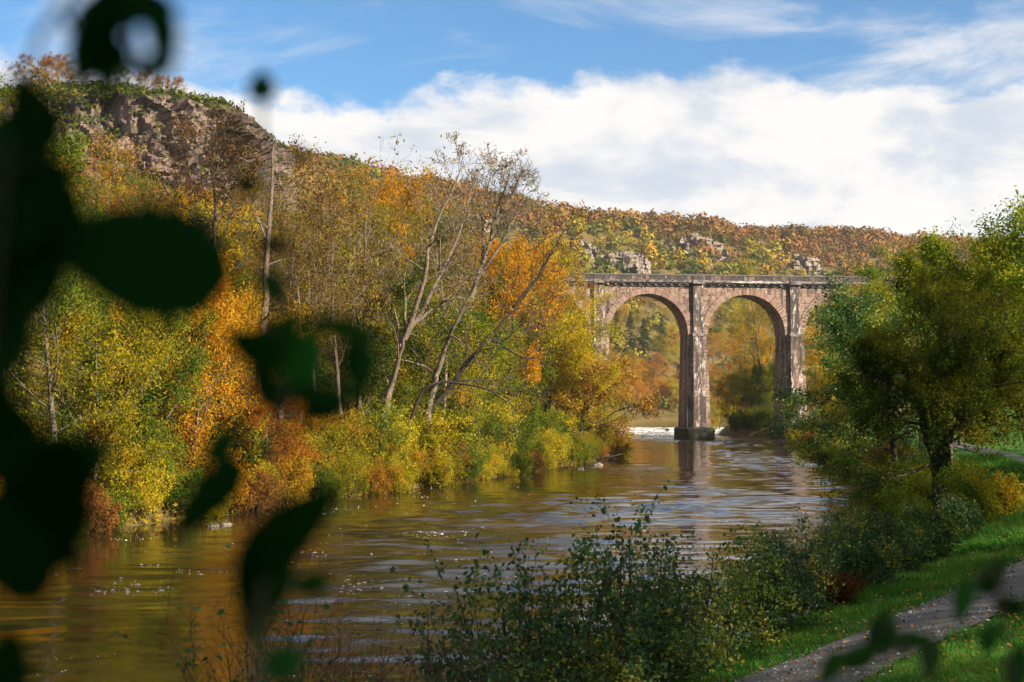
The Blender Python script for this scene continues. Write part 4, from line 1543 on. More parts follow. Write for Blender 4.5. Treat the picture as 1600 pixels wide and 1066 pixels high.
# scrub on the cliff headland
sel = np.argwhere((CCL < 0.75) | (hash2(np.arange(CX.size).reshape(CX.shape), np.arange(CX.size).reshape(CX.shape) * 0, 3) < 0.25))
sel = sel[rng.integers(0, len(sel), 9000)]
ph_ = sel[:, 1] / CX.shape[1] * 290 - 215
keepc = (CZ[sel[:, 0], sel[:, 1]] > 36) & ((ph_ < -56) | (CCL[sel[:, 0], sel[:, 1]] < 0.3) | (rng.random(len(sel)) < 0.2)) & (fbm(CX[sel[:, 0], sel[:, 1]] / 6, CZ[sel[:, 0], sel[:, 1]] / 5, 3, 19) > 0.34)
sel = sel[keepc][:3400]
pp = np.stack([CX[sel[:, 0], sel[:, 1]], CY[sel[:, 0], sel[:, 1]], CZ[sel[:, 0], sel[:, 1]]], 1)
mass('cliff_scrub', pp, rng.uniform(0.5, 1.3, len(pp)), 44, 0.62, 1.35, 0.95, LEAF['gorse'], 'green gorse bushes clinging to the rock cliff', 610, 0.3, 0.22)
# trees on the cliff top, each its own
for px, sc, kind, lab in ((262, 0.62, 'russet', 'rounded russet tree on the highest point of the cliff'), (215, 0.66, 'russet', 'russet tree on the cliff top beside the ring of dark leaves'),
                          (170, 0.72, 'green', 'green and brown tree on the cliff top'), (120, 0.8, 'plum', 'brown tree at the shaded end of the cliff top'),
                          (334, 0.42, 'bare', 'small bare grey tree on the cliff edge'), (90, 0.8, 'russet', 'brown tree standing where the cliff top meets the tall trees'),
                          (60, 0.9, 'russet', 'last russet tree along the cliff top'), (300, 0.38, 'russet', 'low russet bush on the cliff shoulder')):
    D = 288.0
    x = at_px(px, D)
    i = np.argmin((CX - x) ** 2 + (CY - D) ** 2)
    zc = CZ.ravel()[i]
    e = put(kind, x, D, 'slope', sc, 0.85, lab, cap=False)
    e.location.z = zc - 0.4

# ------------------------------------------------------------------ near (right) bank
M_IVYTREE = leaf_mat('alder_leaf_backlit', [(0.0, (.018, .046, .007)), (0.5, (.068, .108, .011)), (0.85, (.18, .19, .015)), (1.0, (.28, .19, .018))], transl=0.5)
M_HAZEL = leaf_mat('hazel_leaf', [(0.0, (.015, .038, .018)), (0.6, (.035, .085, .032)), (0.92, (.08, .13, .03)), (1.0, (.26, .22, .02))], transl=0.35, gloss=0.012)
M_BRAMBLE = leaf_mat('bramble_leaf', [(0.0, (.03, .025, .01)), (0.5, (.12, .05, .015)), (1.0, (.28, .12, .02))], transl=0.35)
M_YELSHRUB = leaf_mat('lit_shrub_leaf', [(0.0, (.04, .07, .01)), (0.5, (.16, .16, .015)), (1.0, (.42, .26, .02))], transl=0.5)


def ivy_tree():
    rng = np.random.default_rng(400)
    D = 50.0
    Wd, A = Wood(), []
    c = Cfg(nch=[20, 6, 5], maxlev=3, sides=[9, 5, 4, 3], seg=[0.6, 0.45, 0.3, 0.2], wig=[0.04, 0.14, 0.18, 0.2], up=[0, -0.035, -0.01, 0], t0=[0.10, 0.2, 0.15], ang=[68, 45, 45],
            len=[0.46, 0.48, 0.5], rmul=[0.3, .55, .6], minr=0.008)
    p1 = px_path([(1470, 775), (1468, 690), (1464, 600), (1466, 560), (1472, 530), (1470, 505)], D, rng, 0.5, 16)
    p2 = px_path([(1462, 735), (1448, 680), (1432, 625), (1422, 595), (1408, 565), (1398, 545)], D, rng, 0.9, 14)
    p3 = px_path([(1482, 690), (1510, 640), (1526, 600), (1538, 565)], D, rng, 0.9, 12)
    base = p1[0].copy()
    base[2] = gz(base[0], base[1])
    p1[0, 2] = base[2] - 0.4
    grow(Wd, A, rng, None, None, 0, 0.23, 0, c, path=p1 - base)
    grow(Wd, A, rng, None, None, 0, 0.12, 0, Cfg(**{**c.__dict__, 'nch': [15, 6, 5], 'len': [0.45, .48, .5]}), path=p2 - base)
    grow(Wd, A, rng, None, None, 0, 0.12, 0, Cfg(**{**c.__dict__, 'nch': [13, 6, 5], 'len': [0.5, .48, .5]}), path=p3 - base)
    AA = np.concatenate(A)
    AA = AA[AA[:, 2] > 0.9]
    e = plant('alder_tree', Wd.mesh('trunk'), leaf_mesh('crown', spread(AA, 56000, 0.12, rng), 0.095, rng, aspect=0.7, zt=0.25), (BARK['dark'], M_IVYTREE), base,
              'broad ivy-clad tree with small olive leaves standing on the near bank', 'tree')
    C, k = [], 0
    for path, r, n, lo in ((p1, 0.31, 7000, 0.0), (p2, 0.17, 1500, 0.0)):
        t = rng.random(n) ** 1.3 * 0.75
        i = t * (len(path) - 1)
        q = np.stack([np.interp(i, np.arange(len(path)), path[:, j]) for j in range(3)], 1)
        a = rng.uniform(0, 6.28, n)
        rr = r * (1 - 0.5 * t) * rng.uniform(0.75, 1.15, n)
        q[:, 0] += np.cos(a) * rr
        q[:, 1] += np.sin(a) * rr
        C.append(q - base)
    obj('ivy', leaf_mesh('ivy', np.concatenate(C), 0.10, rng, aspect=0.85, up=0.1), LEAF['shade'], e)


ivy_tree()

rng = np.random.default_rng(410)
wide = Cfg(nch=[15, 7, 5], maxlev=3, sides=[8, 5, 4, 3], seg=[0.9, 0.6, 0.4, 0.25], t0=[0.10, 0.15, 0.1], len=[0.55, 0.5, 0.5], shape='round', ang=[66, 45, 45], up=[0.03, 0.03, 0.01, 0])
oakc = Cfg(nch=[13, 7, 5], maxlev=3, sides=[8, 5, 4, 3], seg=[0.9, 0.6, 0.4, 0.25], t0=[0.2, 0.15, 0.1], len=[0.46, 0.5, 0.5], shape='round', ang=[55, 45, 45])
p = (at_px(1404, 88), 88)
wm, lm = broadleaf(411, 9.6, 0.24, 42000, 0.18, 0.26, wide, lean=(-0.16, -0.05), tone_noise=1.2)
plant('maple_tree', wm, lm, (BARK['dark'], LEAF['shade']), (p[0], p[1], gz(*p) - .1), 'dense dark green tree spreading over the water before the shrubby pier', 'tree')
p = (at_px(1612, 60), 60)
wm, lm = broadleaf(412, 9.3, 0.24, 42000, 0.15, 0.22, oakc, tone_noise=1.2)
plant('oak_tree', wm, lm, (BARK['dark'], LEAF['green']), (p[0], p[1], gz(*p) - .1), 'tall dark oak rising behind the ivy-clad tree', 'tree')
p = (at_px(1478, 66), 66)
wm, lm = broadleaf(413, 10.2, 0.18, 5000, 0.12, 0.16, airy)
plant('thin_tree', wm, lm, (BARK['grey'], LEAF['olive']), (p[0], p[1], gz(*p) - .1), 'thin tree with bare grey top twigs behind the ivy-clad tree', 'tree')
p = (at_px(1700, 68), 68)
wm, lm = broadleaf(414, 9.8, 0.22, 32000, 0.15, 0.2, oakc, tone_noise=1.2, bias=0.12)
plant('oak_tree', wm, lm, (BARK['dark'], LEAF['shade']), (p[0], p[1], gz(*p) - .1), 'green oak cut by the picture edge beside the lit lawn', 'tree')

for px, D, kind, sc in ((1440, 104, 'green', 0.95), (1380, 118, 'lowgreen', 1.1), (1500, 112, 'green', 0.9), (1345, 132, 'lowgreen', 1.15), (1420, 140, 'yellow', 1.0), (1320, 165, 'lowyellow', 1.1), (1380, 172, 'green', 1.15),
                        (1460, 165, 'green', 1.1), (1310, 205, 'lowgold', 1.15), (1350, 215, 'yellow', 1.2), (1420, 220, 'green', 1.2), (1290, 232, 'lowyellow', 1.0), (1500, 200, 'yellow', 1.2), (1550, 170, 'green', 1.2), (1580, 220, 'green', 1.3)):
    x = max(at_px(px, D), float(np.interp(D, RIGHT[:, 1][:19], RIGHT[:, 0][:19])) + 1.0)
    phr = KIND[kind][3]
    nz_ = 'behind the dark spreading tree' if D < 145 else 'halfway to the viaduct' if D < 190 else 'close before the viaduct'
    tag(put(kind, x, D, 'right', sc, 1.0, f'{phr} on the near bank ' + nz_), None, None, f'{phr}s on the near bank ' + nz_)
y = 54.0
while y < 242:
    xr_ = float(np.interp(y, RIGHT[:, 1][3:20], RIGHT[:, 0][3:20]))
    e = put(pick({'bushgreen': 5, 'bushyellow': 2, 'bushrust': .6}), xr_ + RG.uniform(-0.3, 1.2), y, 'right', RG.uniform(0.5, 0.9), 1.0)
    ph_k = e['label'].split(' on the')[0]
    e['label'] = ph_k + ' at the near water edge ' + ('below the ivy-clad tree' if y < 68 else 'beneath the dark spreading tree' if y < 92 else 'behind the dark spreading tree' if y < 130 else 'halfway to the viaduct' if y < 185 else 'just before the shrubby pier')
    e['group'] = ph_k.replace('bush', 'bushes') + e['label'][len(ph_k):]
    y += RG.uniform(2.0, 4.0)
# tall trees on the near hillside beyond the picture edge that shade the bank
for x, y, sc, kind in ((13.5, -8.5, 1.4, 'green'), (15, -4, 1.5, 'green'), (24, 3, 1.6, 'green'), (21, -14, 1.5, 'yellow'), (27, 12, 1.45, 'green'), (34, 6, 1.6, 'green'), (32, 21, 1.5, 'green'), (41, 16, 1.6, 'yellow'), (66, 30, 1.5, 'green'),
                       (47, 27, 1.6, 'green'), (60, 44, 1.35, 'green'),  (30, -4, 1.5, 'green'), (56, 54, 1.5, 'green'), (12, -16, 1.5, 'green'), (64, 66, 1.5, 'green'), (60, 78, 1.4, 'yellow')):
    tag(put(kind, x, y, 'right', sc, 1.0, KIND[kind][3] + ' on the hillside above the near footpath'), None, None, KIND[kind][3] + 's above the near footpath')

# shrubs along the near bank
def bank_pt(px):
    lp = np.array([(700, 14.6), (820, 16.9), (960, 18.9), (1080, 21.0), (1205, 23.8), (1290, 26.5), (1350, 29.0), (1440, 33.0), (1540, 43.0), (1580, 48.5)])
    D = float(np.interp(px, lp[:, 0], lp[:, 1]))
    return at_px(px, D), D


shoot = Cfg(nch=[9, 4], maxlev=2, seg=[0.16, 0.1, 0.08], wig=[0.07, 0.14, 0.2], up=[0.05, 0.06, 0.03], ang=[38, 40, 45], len=[0.34, 0.45, .5], t0=[0.25, 0.2], sides=[5, 3, 3], minr=0.002, shape='up')
densec = Cfg(nch=[9, 5, 4], maxlev=2, seg=[0.18, 0.12, 0.08], wig=[0.09, 0.16, 0.2], up=[0.04, 0.04, 0.0], ang=[45, 45, 45], len=[0.42, 0.5, .5], t0=[0.1, 0.1, 0.1], sides=[4, 3, 3], minr=0.002, shape='spread')
for px, off, top, nst, nl, size, sig, spl, c_, mt, nm, lab in (
        (822, 0.2, 878, 16, 1500, 0.075, 0.035, 0.7, shoot, M_HAZEL, 'alder_shrub', 'leafy alder shrub with upright shoots at the start of the near hedge'),
        (880, 0.5, 850, 12, 1100, 0.075, 0.035, 0.6, shoot, M_HAZEL, 'alder_shrub', 'open alder shrub with round leaves against the pale water'),
        (952, 0.0, 818, 14, 1900, 0.075, 0.04, 0.55, shoot, M_HAZEL, 'alder_shrub', 'tallest alder shrub with long leafy shoots above the near water'),
        (1010, 0.3, 838, 16, 2600, 0.07, 0.05, 0.6, shoot, M_HAZEL, 'alder_shrub', 'thick alder shrub between the tallest shoots and the dense hedge'),
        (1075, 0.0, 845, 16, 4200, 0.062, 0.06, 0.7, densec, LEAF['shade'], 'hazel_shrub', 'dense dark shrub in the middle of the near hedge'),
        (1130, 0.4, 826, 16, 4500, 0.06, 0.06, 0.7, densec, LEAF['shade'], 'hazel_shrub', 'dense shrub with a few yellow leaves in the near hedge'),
        (1195, 0.0, 835, 16, 4500, 0.06, 0.06, 0.7, densec, M_HAZEL, 'hazel_shrub', 'dark rounded shrub before the reddish bramble'),
        (1245, 0.6, 812, 14, 4000, 0.062, 0.06, 0.6, densec, M_HAZEL, 'hazel_shrub', 'taller shrub rising behind the reddish bramble'),
        (1298, -0.5, 872, 14, 3200, 0.06, 0.06, 0.8, densec, M_BRAMBLE, 'bramble_bush', 'rust-brown bramble patch in the near hedge'),
        (1340, 0.2, 800, 16, 5200, 0.065, 0.07, 0.7, densec, M_HAZEL, 'hazel_shrub', 'blue-green shrub past the reddish bramble'),
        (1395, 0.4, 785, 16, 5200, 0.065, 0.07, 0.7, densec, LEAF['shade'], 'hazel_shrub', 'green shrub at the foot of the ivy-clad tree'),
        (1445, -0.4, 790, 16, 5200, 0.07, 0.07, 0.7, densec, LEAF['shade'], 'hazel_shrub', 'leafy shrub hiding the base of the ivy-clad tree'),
        (1500, -0.3, 772, 16, 5200, 0.075, 0.08, 0.7, densec, M_HAZEL, 'hazel_shrub', 'dark shrub between the ivy-clad tree and the lit shrub'),
        (1556, 0.2, 738, 16, 5200, 0.085, 0.10, 0.6, densec, M_YELSHRUB, 'hazel_shrub', 'sunlit yellow shrub beside the grass at the bend'),
        (1520, 2.0, 725, 14, 4500, 0.085, 0.10, 0.6, densec, LEAF['green'], 'hazel_shrub', 'green shrub behind the sunlit yellow shrub'),
        (850, -0.5, 935, 14, 3000, 0.055, 0.05, 0.9, densec, LEAF['shade'], 'hazel_shrub', 'low dense shrub under the first alder shrub'),
        (915, -0.6, 925, 14, 3200, 0.055, 0.05, 0.9, densec, M_HAZEL, 'hazel_shrub', 'low dense shrub below the open alder shrub'),
        (985, -0.6, 905, 14, 3400, 0.055, 0.05, 0.9, densec, LEAF['shade'], 'hazel_shrub', 'low dense shrub at the foot of the tallest alder shoots'),
        (1050, -0.7, 892, 14, 3400, 0.055, 0.05, 0.9, densec, M_HAZEL, 'hazel_shrub', 'low dark shrub fronting the middle of the near hedge'),
        (780, -0.3, 975, 12, 2200, 0.055, 0.05, 0.9, densec, LEAF['shade'], 'hazel_shrub', 'low tangled shrub at the lower edge before the alder shrubs'),
        (700, 0.0, 925, 9, 480, 0.07, 0.03, 0.8, shoot, M_HAZEL, 'alder_shrub', 'small sparse shrub at the lower edge by the dark water'),
        (760, 0.0, 935, 9, 650, 0.07, 0.03, 0.8, shoot, M_HAZEL, 'alder_shrub', 'low sparse shrub beside the first alder shrub')):
    x, D = bank_pt(px)
    D += off
    x = at_px(px, D)
    z = gz(x, D)
    H = P(px, top, D)[2] - z
    wm, lm = shrub(1000 + px, max(0.6, H), (nst * 2 + 2) // 3, int(nl * 1.25), size * 0.88, sig, spl, c_, r=0.010, hq=True, aspect=0.75, up=0.35, tone_noise=0.5)
    plant(nm, wm, lm, (BARK['dark'], mt), (x, D, z - 0.05), lab, 'shrub', None, 0, 1, 'stems', 'foliage')
# bare reddish twigs at the bottom of the picture
twig = Cfg(nch=[8, 4], maxlev=2, seg=[0.16, 0.1, 0.08], wig=[0.06, 0.12, 0.16], up=[0.02, 0.03, 0.02], ang=[32, 36, 45], len=[0.4, 0.5, .5], t0=[0.2, 0.2], sides=[5, 3, 3], minr=0.002, shape='up')
for px, D, top, nst, nl, mt, lab in ((590, 13.0, 948, 16, 60, 'red', 'bare reddish twiggy shrub beside the lower water'),
                                     (655, 13.8, 975, 10, 120, 'red', 'bare twiggy shrub next to the small sparse shrub'),
                                     (505, 12.0, 950, 10, 40, 'red', 'tall bare twigs crossing the brown water'),
                                     (430, 11.5, 925, 14, 260, 'dark', 'dark twiggy shrub with a few leaves near the dark hanging leaf'),
                                     (365, 11.2, 990, 9, 160, 'dark', 'low dark twigs at the lower edge near the dark water')):
    x = at_px(px, D)
    z = gz(x, D)
    H = P(px, top, D)[2] - max(z, 0.2)
    wm, lm = shrub(1300 + px, H, nst, nl, 0.055, 0.03, 0.55, twig, r=0.006, hq=True, aspect=0.75)
    plant('twiggy_shrub', wm, lm, (BARK[mt], M_HAZEL), (x, D, z - 0.05), lab, 'shrub', None, 0, 1, 'stems', 'foliage')

# weeds under the hedge
rng = np.random.default_rng(21)
n = 17000
yy = 11 + 45 * rng.random(n) ** 1.8
xe = np.interp(yy, RIGHT[:, 1][3:14], RIGHT[:, 0][3:14])
dd = rng.exponential(0.55, n) - 0.2
xx = xe + dd * 1.25
zz = ground(xx, yy)
hgt = np.abs(rng.normal(0, 0.16, n)) * (1 + 0.5 * fbm(xx, yy, 2, 4))
C = np.stack([xx, yy, zz + hgt], 1)[(zz > 0.1)]
tag(obj('weeds', leaf_mesh('weeds', C, 0.06, rng, hq=True, aspect=0.7, up=0.5, tone_noise=0.8), LEAF['shade']), 'low dark weeds along the foot of the near hedge', kind='stuff')

# grass on the bank
rng = np.random.default_rng(22)
n = 330000
yy = 11.5 * (90 / 11.5) ** rng.random(n)
xe = np.interp(yy, RIGHT[:, 1][3:17], RIGHT[:, 0][3:17])
xx = xe + 0.5 + rng.random(n) ** 1.1 * np.minimum(16, 0.42 * yy + 6)
ok = (xx < 0.40 * yy + 1.5)
dp, _ = sdist(PATHPTS[::3], xx, yy)
edge = 0.98 + 0.25 * (fbm(xx / 0.6, yy / 0.6, 3, 15) - 0.5)
ok &= np.abs(dp) > edge
xx, yy = xx[ok], yy[ok]
zz = ground(xx, yy)
n = len(xx)
tuft = fbm(xx / 0.55, yy / 0.55, 3, 33)
h = (0.035 + 0.13 * smooth(0.42, 0.72, tuft) + 0.03 * rng.random(n)) * (0.8 + 0.5 * rng.random(n)) * np.clip(yy / 30, 1, 2.0)
wdt = 0.006 * np.clip(yy / 14, 1, 5)
a = rng.uniform(0, 6.28, n)
ln = rng.normal(0, 0.45, (n, 2)) * h[:, None]
b0 = np.stack([xx - np.cos(a) * wdt, yy - np.sin(a) * wdt, zz - 0.01], 1)
b1 = np.stack([xx + np.cos(a) * wdt, yy + np.sin(a) * wdt, zz - 0.01], 1)
tp = np.stack([xx + ln[:, 0], yy + ln[:, 1], zz + h], 1)
V = np.stack([b0, b1, tp], 1).reshape(-1, 3)
tone = np.clip(0.35 + (fbm(xx / 1.7, yy / 1.7, 3, 35) - 0.5) * 1.2 + rng.normal(0, 0.18, n), 0, 1)
me = mesh_np('grass', V, np.arange(n * 3).reshape(-1, 3), tone)
tag(obj('grass', me, LEAF['grass']), 'short tufted grass beside the gravel footpath', kind='stuff')

# gravel and fallen leaves on the path
rng = np.random.default_rng(23)
n = 17000
i = rng.integers(20, len(PATHPTS) * 2 // 5, n)
tn = np.gradient(PATHPTS, axis=0)
tn /= np.linalg.norm(tn, axis=1)[:, None]
q = PATHPTS[i] + np.stack([-tn[i, 1], tn[i, 0]], 1) * (rng.normal(0, 0.5, n).clip(-1.1, 1.1))[:, None] + rng.normal(0, 0.2, (n, 2))
zz = ground(q[:, 0], q[:, 1]) + 0.065
sz = 0.011 + 0.028 * rng.random(n) ** 3
a = rng.uniform(0, 6.28, n)
oct_ = np.array([(1, 0, 0), (0, 1, 0), (-1, 0, 0), (0, -1, 0), (0, 0, 0.6)])
V = oct_[None] * sz[:, None, None] * rng.uniform(0.6, 1.4, (n, 5, 1))
ca, sa = np.cos(a)[:, None], np.sin(a)[:, None]
V = np.stack([V[..., 0] * ca - V[..., 1] * sa, V[..., 0] * sa + V[..., 1] * ca, V[..., 2]], -1) + np.concatenate([q, zz[:, None]], 1)[:, None]
fi = np.array([(0, 1, 4), (1, 2, 4), (2, 3, 4), (3, 0, 4)])
me = mesh_np('pebbles', V.reshape(-1, 3), (np.arange(n)[:, None, None] * 5 + fi[None]).reshape(-1, 3), np.repeat(rng.random(n), 4))
tag(obj('pebbles', me, M_PEB), 'loose grey gravel scattered over the footpath', kind='stuff')
n = 2600
yy = 12 * (60 / 12) ** rng.random(n)
xe = np.interp(yy, RIGHT[:, 1][3:16], RIGHT[:, 0][3:16])
xx = xe + 1.5 + rng.random(n) * 7
C = np.stack([xx, yy, ground(xx, yy) + 0.09], 1)
tag(obj('fallen_leaves', leaf_mesh('fallen_leaves', C, 0.07, rng, hq=True, aspect=0.7, up=2.0), LEAF['fallen']), 'brown fallen leaves strewn on grass and path', kind='stuff')

# foam flecks drifting on the river
rng = np.random.default_rng(24)
n = 60000
yy = 22 * (150 / 22) ** rng.random(n)
xl = np.interp(yy, LEFT[:, 1], LEFT[:, 0])
xr = np.interp(yy, RIGHT[:, 1][3:19], RIGHT[:, 0][3:19])
xx = xl + 0.5 + rng.random(n) * (xr - xl - 1)
strk = fbm(xx / 2.2 + yy / 14, yy / 5.0 - xx / 9, 4, 55) + 0.10 * (1 - smooth(-6, 6, xx))
ok = (strk > 0.65) & (rng.random(n) < 0.3 * (1 - 0.9 * smooth(40, 110, yy)))
xx, yy = xx[ok], yy[ok]
n = len(xx)
sz = 0.009 + 0.035 * rng.random(n) ** 4
a = rng.uniform(0, 6.28, n)
th = np.arange(6) * math.pi / 3
rad = sz[:, None] * rng.uniform(0.5, 1.3, (n, 6))
V = np.empty((n, 7, 3))
V[:, :6, 0] = xx[:, None] + rad * np.cos(th[None] + a[:, None]) * 2.2
V[:, :6, 1] = yy[:, None] + rad * np.sin(th[None] + a[:, None])
V[:, :6, 2] = -0.004
V[:, 6] = np.stack([xx, yy, 0.004 + sz * 0.16], 1)
fi = np.array([(k, (k + 1) % 6, 6) for k in range(6)])
me = mesh_np('foam', V.reshape(-1, 3), (np.arange(n)[:, None, None] * 7 + fi[None]).reshape(-1, 3), None, True)
tag(obj('foam', me, M_FOAM), 'white foam flecks drifting in streaks on the brown river', kind='stuff')


def rock(name, p, sx, sy, sz, seed, mat, label, cat):
    rng = np.random.default_rng(seed)
    th, ph = np.meshgrid(np.linspace(0, 2 * math.pi, 15)[:-1], np.linspace(0, math.pi, 9))
    d = np.stack([np.sin(ph) * np.cos(th), np.sin(ph) * np.sin(th), np.cos(ph)], -1)
    r = 0.8 + 0.45 * (fbm(d[..., 0] * 1.7 + seed + d[..., 2], d[..., 1] * 1.7 + seed * 2 - d[..., 2], 3, seed))
    V = (d * r[..., None]).reshape(-1, 3) * (sx, sy, sz)
    i = np.arange(8)[:, None] * 14 + np.arange(14)[None]
    j = np.arange(8)[:, None] * 14 + (np.arange(14)[None] + 1) % 14
    q = np.stack([i, i + 14, j + 14, j], -1).reshape(-1, 4)
    o = obj(name, mesh_np(name, V, q, None, False), mat, None, p)
    return tag(o, label, cat)


for k, (px, py, D, s_, lab) in enumerate(((906, 733, 128, 0.30, 'small pale stone nearest in the water off the leaning tree'), (921, 729, 131, 0.42, 'pinkish stone in the water, middle of three'),
                                          (934, 722, 137, 0.42, 'pale stone in the water next to the driftwood log'), (335, 801, 66.5, 0.22, 'flat pale stone at the water line below the golden tree'),
                                          (354, 800, 67.5, 0.22, 'small pale stone at the water line beside the flat one'), (1222, 694, 215, 0.5, 'dark boulder at the water before the shrubby pier'))):
    x = at_px(px, D)
    rock('stone', (x, D, max(0.03, gz(x, D) + 0.03)), s_ * 1.3, s_, s_ * 0.75, 31 + k, M_CRAG if k < 5 else M_PLINTH, lab, 'stone')
for k, (u, v_, s_) in enumerate(((24, 318, .5), (21.5, 325, .45), (35, 321, .4), (38.5, 312, .55), (27, 330, .4))):
    rock('weir_boulder', (u, v_, 0.25 + 0.4 * (v_ > 320)), s_ * 1.3, s_, s_ * .8, 51 + k, M_PLINTH,
         ('wet boulder in the white water left of the middle pier', 'second wet boulder in the weir water', 'wet boulder breaking the rapids behind the pier', 'dark boulder in the rapids by the spit', 'small wet boulder high on the weir')[k], 'boulder')
# driftwood log by the leaning tree
Wd, A = Wood(), []
rng = np.random.default_rng(61)
b = P(948, 716, 150)
b[2] = 0.25
grow(Wd, A, rng, None, None, 0, 0.22, 0, Cfg(nch=[5, 3], maxlev=2, seg=[.5, .3, .2], len=[0.4, 0.5], ang=[40, 40], t0=[0.3, .2], sides=[8, 4, 3]),
     path=np.array([(-1.6, 0, -0.25), (-0.8, .1, 0.0), (0, 0, 0.1), (0.9, -.1, 0.25), (1.7, 0, 0.45)]))
tag(obj('driftwood_log', Wd.mesh('driftwood_log'), BARK['dark'], None, b), 'dark driftwood log stranded at the water edge by the leaning tree', 'log')

# ------------------------------------------------------------------ leaves close to the lens, deep shade put into their dark colour
def near_leaf_mesh(seed, ln, wd, heart=0.0, fold=0.12, curl=0.15):
    rng = np.random.default_rng(seed)
    m_, k = 15, 9
    t = np.linspace(0, 1, m_)
    prof = np.sin(math.pi * t ** 0.8) ** 0.75 * (1 - 0.25 * t)
    prof /= prof.max()
    V = np.empty((m_, k, 3))
    for j in range(k):
        f = j / (k - 1) * 2 - 1
        ed = 1 + 0.07 * np.sin(t * 40 + (0 if f > 0 else 2)) * (abs(f) > 0.9)
        V[:, j, 0] = f * prof * wd / 2 * ed
        V[:, j, 2] = (t - 0.5) * ln - heart * ln * 0.25 * np.abs(f) * (1 - t) ** 2
        V[:, j, 1] = fold * wd * np.abs(f) * prof + curl * ln * (t - 0.4) ** 2 + 0.02 * wd * np.sin(t * 22 + abs(f) * 4)
    return mesh_np('leaf', V.reshape(-1, 3), grid_faces(m_, k), np.full(m_ * k, 0.4), True)


def near_plant(name, label, cat, base, stems, leaves, seed, mat, tone=0.4):
    """stems: pixel polylines with depth; leaves: (px, py, length px, width px, turn degrees, depth, tilt, side)"""
    e = empty(name, base)
    tag(e, label, cat)
    base = np.array(base)
    Wd = Wood()
    ends = []
    for pts, r in stems:
        q = np.array([P(a_, b_, d_) for a_, b_, d_ in pts])
        t = np.linspace(0, len(q) - 1, 5 * len(q))
        o = np.stack([np.interp(t, np.arange(len(q)), q[:, i]) for i in range(3)], 1)
        o[1:-1] = (o[:-2] + o[2:] + 2 * o[1:-1]) / 4
        Wd.tube(o - base, np.linspace(r, r * 0.5, len(o)), 6)
        ends.append(o)
    pts_all = np.concatenate(ends)
    for i, (px, py, ln, wd, rot, D, tilt, side) in enumerate(leaves):
        s_ = D / F
        lm = near_leaf_mesh(seed + i, ln * s_, wd * s_, 0.3 if wd > ln * 0.6 else 0.0)
        c = P(px, py, D)
        o = obj('leaf', lm, M_NEAR3 if (seed == 2000 and i in (1, 3, 5)) else mat, e)
        M_ = Matrix.Rotation(R(rot), 4, 'Y') @ Matrix.Rotation(R(tilt), 4, 'X') @ Matrix.Rotation(R(side), 4, 'Z')
        o.matrix_local = Matrix.Translation(Vector(c - base)) @ M_
        bp_ = np.array(M_ @ Vector((0, 0, -ln * s_ * 0.5))) + c
        j = np.argmin(((pts_all - bp_) ** 2).sum(1))
        mid = (bp_ + pts_all[j]) / 2 + (0, 0.01, -0.006)
        Wd.tube(np.array([pts_all[j], mid, bp_]) - base, [0.0012, 0.0010, 0.0009], 5)
    obj('stem', Wd.mesh('stem'), BARK['dark'], e)
    return e


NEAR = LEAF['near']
M_NEAR3 = leaf_mat('near_leaf_lit_green', [(0.0, (.004, .02, .005)), (1.0, (.02, .085, .012))], transl=0.4)  # lit copy of the close leaf, its light put into the brighter green
b0 = (-0.30, 0.72, gz(-0.3, 0.72))
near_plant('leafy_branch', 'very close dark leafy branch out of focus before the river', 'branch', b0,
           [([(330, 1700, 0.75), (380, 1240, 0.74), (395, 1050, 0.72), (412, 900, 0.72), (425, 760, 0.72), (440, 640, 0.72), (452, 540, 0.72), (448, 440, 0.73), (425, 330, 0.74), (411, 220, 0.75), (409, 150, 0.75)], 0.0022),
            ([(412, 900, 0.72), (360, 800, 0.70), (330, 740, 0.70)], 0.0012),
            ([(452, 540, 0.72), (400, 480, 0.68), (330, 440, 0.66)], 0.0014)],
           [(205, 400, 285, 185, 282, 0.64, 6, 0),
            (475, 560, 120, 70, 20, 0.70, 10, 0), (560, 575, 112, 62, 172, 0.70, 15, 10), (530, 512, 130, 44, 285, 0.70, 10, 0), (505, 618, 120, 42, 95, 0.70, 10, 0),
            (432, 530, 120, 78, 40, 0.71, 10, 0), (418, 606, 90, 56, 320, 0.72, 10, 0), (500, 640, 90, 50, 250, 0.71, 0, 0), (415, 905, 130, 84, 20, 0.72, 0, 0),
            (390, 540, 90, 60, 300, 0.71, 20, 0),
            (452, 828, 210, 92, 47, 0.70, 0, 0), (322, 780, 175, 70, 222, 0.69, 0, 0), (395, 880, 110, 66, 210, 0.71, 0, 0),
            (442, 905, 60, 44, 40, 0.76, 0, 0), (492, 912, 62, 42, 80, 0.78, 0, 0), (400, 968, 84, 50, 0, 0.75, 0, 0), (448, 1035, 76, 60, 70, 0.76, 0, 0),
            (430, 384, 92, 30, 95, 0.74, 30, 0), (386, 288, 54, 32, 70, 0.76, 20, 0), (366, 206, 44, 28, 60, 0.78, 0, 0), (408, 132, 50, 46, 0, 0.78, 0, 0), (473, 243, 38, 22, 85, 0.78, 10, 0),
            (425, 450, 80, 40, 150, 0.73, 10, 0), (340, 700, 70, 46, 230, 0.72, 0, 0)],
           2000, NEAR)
b1 = (-0.42, 0.60, gz(-0.42, 0.60))
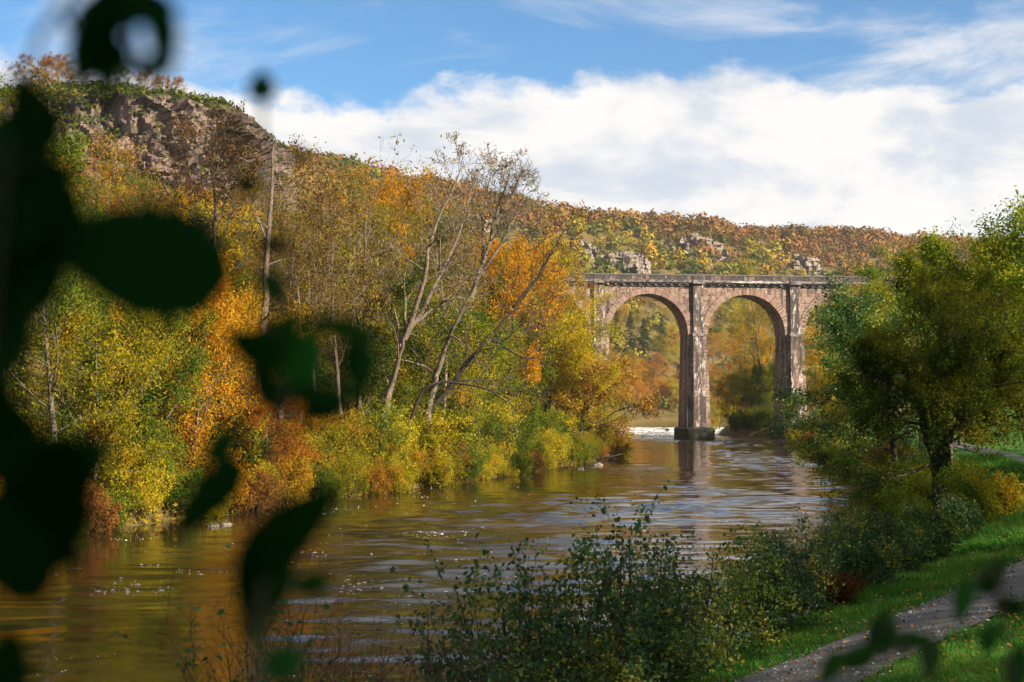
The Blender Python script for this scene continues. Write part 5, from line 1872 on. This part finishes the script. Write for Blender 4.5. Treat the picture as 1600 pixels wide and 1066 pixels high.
near_plant('leafy_branch', 'very close dark leaves crowding the left margin out of focus', 'branch', b1,
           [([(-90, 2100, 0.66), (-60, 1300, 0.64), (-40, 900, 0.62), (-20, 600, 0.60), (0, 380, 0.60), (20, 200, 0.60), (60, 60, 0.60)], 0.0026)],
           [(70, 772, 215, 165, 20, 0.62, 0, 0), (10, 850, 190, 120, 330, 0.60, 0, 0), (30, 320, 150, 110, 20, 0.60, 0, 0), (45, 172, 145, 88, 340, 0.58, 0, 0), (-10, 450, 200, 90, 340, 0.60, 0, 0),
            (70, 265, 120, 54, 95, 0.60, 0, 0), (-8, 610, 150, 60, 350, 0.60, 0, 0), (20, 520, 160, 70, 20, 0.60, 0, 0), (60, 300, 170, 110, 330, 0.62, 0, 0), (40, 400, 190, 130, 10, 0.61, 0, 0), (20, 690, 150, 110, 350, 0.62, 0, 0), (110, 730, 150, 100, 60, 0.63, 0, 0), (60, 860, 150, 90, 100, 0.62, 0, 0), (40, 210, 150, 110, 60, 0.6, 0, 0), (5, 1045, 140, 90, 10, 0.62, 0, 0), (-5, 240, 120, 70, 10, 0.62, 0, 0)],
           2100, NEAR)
b2 = (-0.20, 0.55, 6.1)
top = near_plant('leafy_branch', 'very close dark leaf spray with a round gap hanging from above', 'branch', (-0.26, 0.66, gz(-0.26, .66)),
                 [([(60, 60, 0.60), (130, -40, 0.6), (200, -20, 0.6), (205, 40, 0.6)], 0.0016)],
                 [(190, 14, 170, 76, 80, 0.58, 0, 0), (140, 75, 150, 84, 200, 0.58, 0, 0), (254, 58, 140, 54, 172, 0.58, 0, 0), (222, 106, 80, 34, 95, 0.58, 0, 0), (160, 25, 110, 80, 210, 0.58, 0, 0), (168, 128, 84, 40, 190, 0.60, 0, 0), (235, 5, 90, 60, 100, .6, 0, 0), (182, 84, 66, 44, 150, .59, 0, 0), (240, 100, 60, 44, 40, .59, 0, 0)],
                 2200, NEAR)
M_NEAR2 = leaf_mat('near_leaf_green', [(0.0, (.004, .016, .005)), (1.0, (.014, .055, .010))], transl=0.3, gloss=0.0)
near_plant('leafy_bramble', 'close blurred bramble shoots with green leaves over the path corner', 'bramble', (0.55, 1.15, gz(0.55, 1.15)),
           [([(1560, 2400, 1.15), (1590, 1300, 1.15), (1575, 1000, 1.15), (1555, 880, 1.15)], 0.0016), ([(1590, 1300, 1.15), (1480, 1080, 1.15), (1400, 1000, 1.15), (1375, 960, 1.15)], 0.0014)],
           [(1552, 900, 62, 44, 30, 1.15, 10, 0), (1506, 940, 76, 36, 200, 1.12, 10, 0), (1580, 948, 60, 34, 95, 1.15, 40, 0), (1548, 985, 60, 22, 260, 1.15, 30, 0), (1545, 1005, 46, 30, 200, 1.16, 0, 0),
            (1382, 985, 78, 50, 10, 1.2, 0, 0), (1425, 1002, 66, 34, 80, 1.2, 10, 0), (1335, 1030, 74, 40, 250, 1.18, 0, 0), (1300, 1045, 66, 34, 215, 1.16, 0, 0), (1455, 1030, 64, 36, 190, 1.2, 0, 0), (1592, 1040, 80, 40, 10, 1.15, 0, 0)],
           2300, M_NEAR2)

# ------------------------------------------------------------------ autumn haze in the valley
g = Geo()
g.box((-2500, -540, -4.5), (2600, 2700, 190))
m, t = new_mat('valley_haze')
pv = t.n('ShaderNodeVolumePrincipled', {'Color': (.95, .95, .98, 1), 'Density': 0.00007, 'Anisotropy': 0.2})
t.n('ShaderNodeOutputMaterial', {'Volume': pv.outputs[0]})
tag(obj('haze', g.mesh('haze'), m), 'thin morning haze filling the valley', kind='stuff')
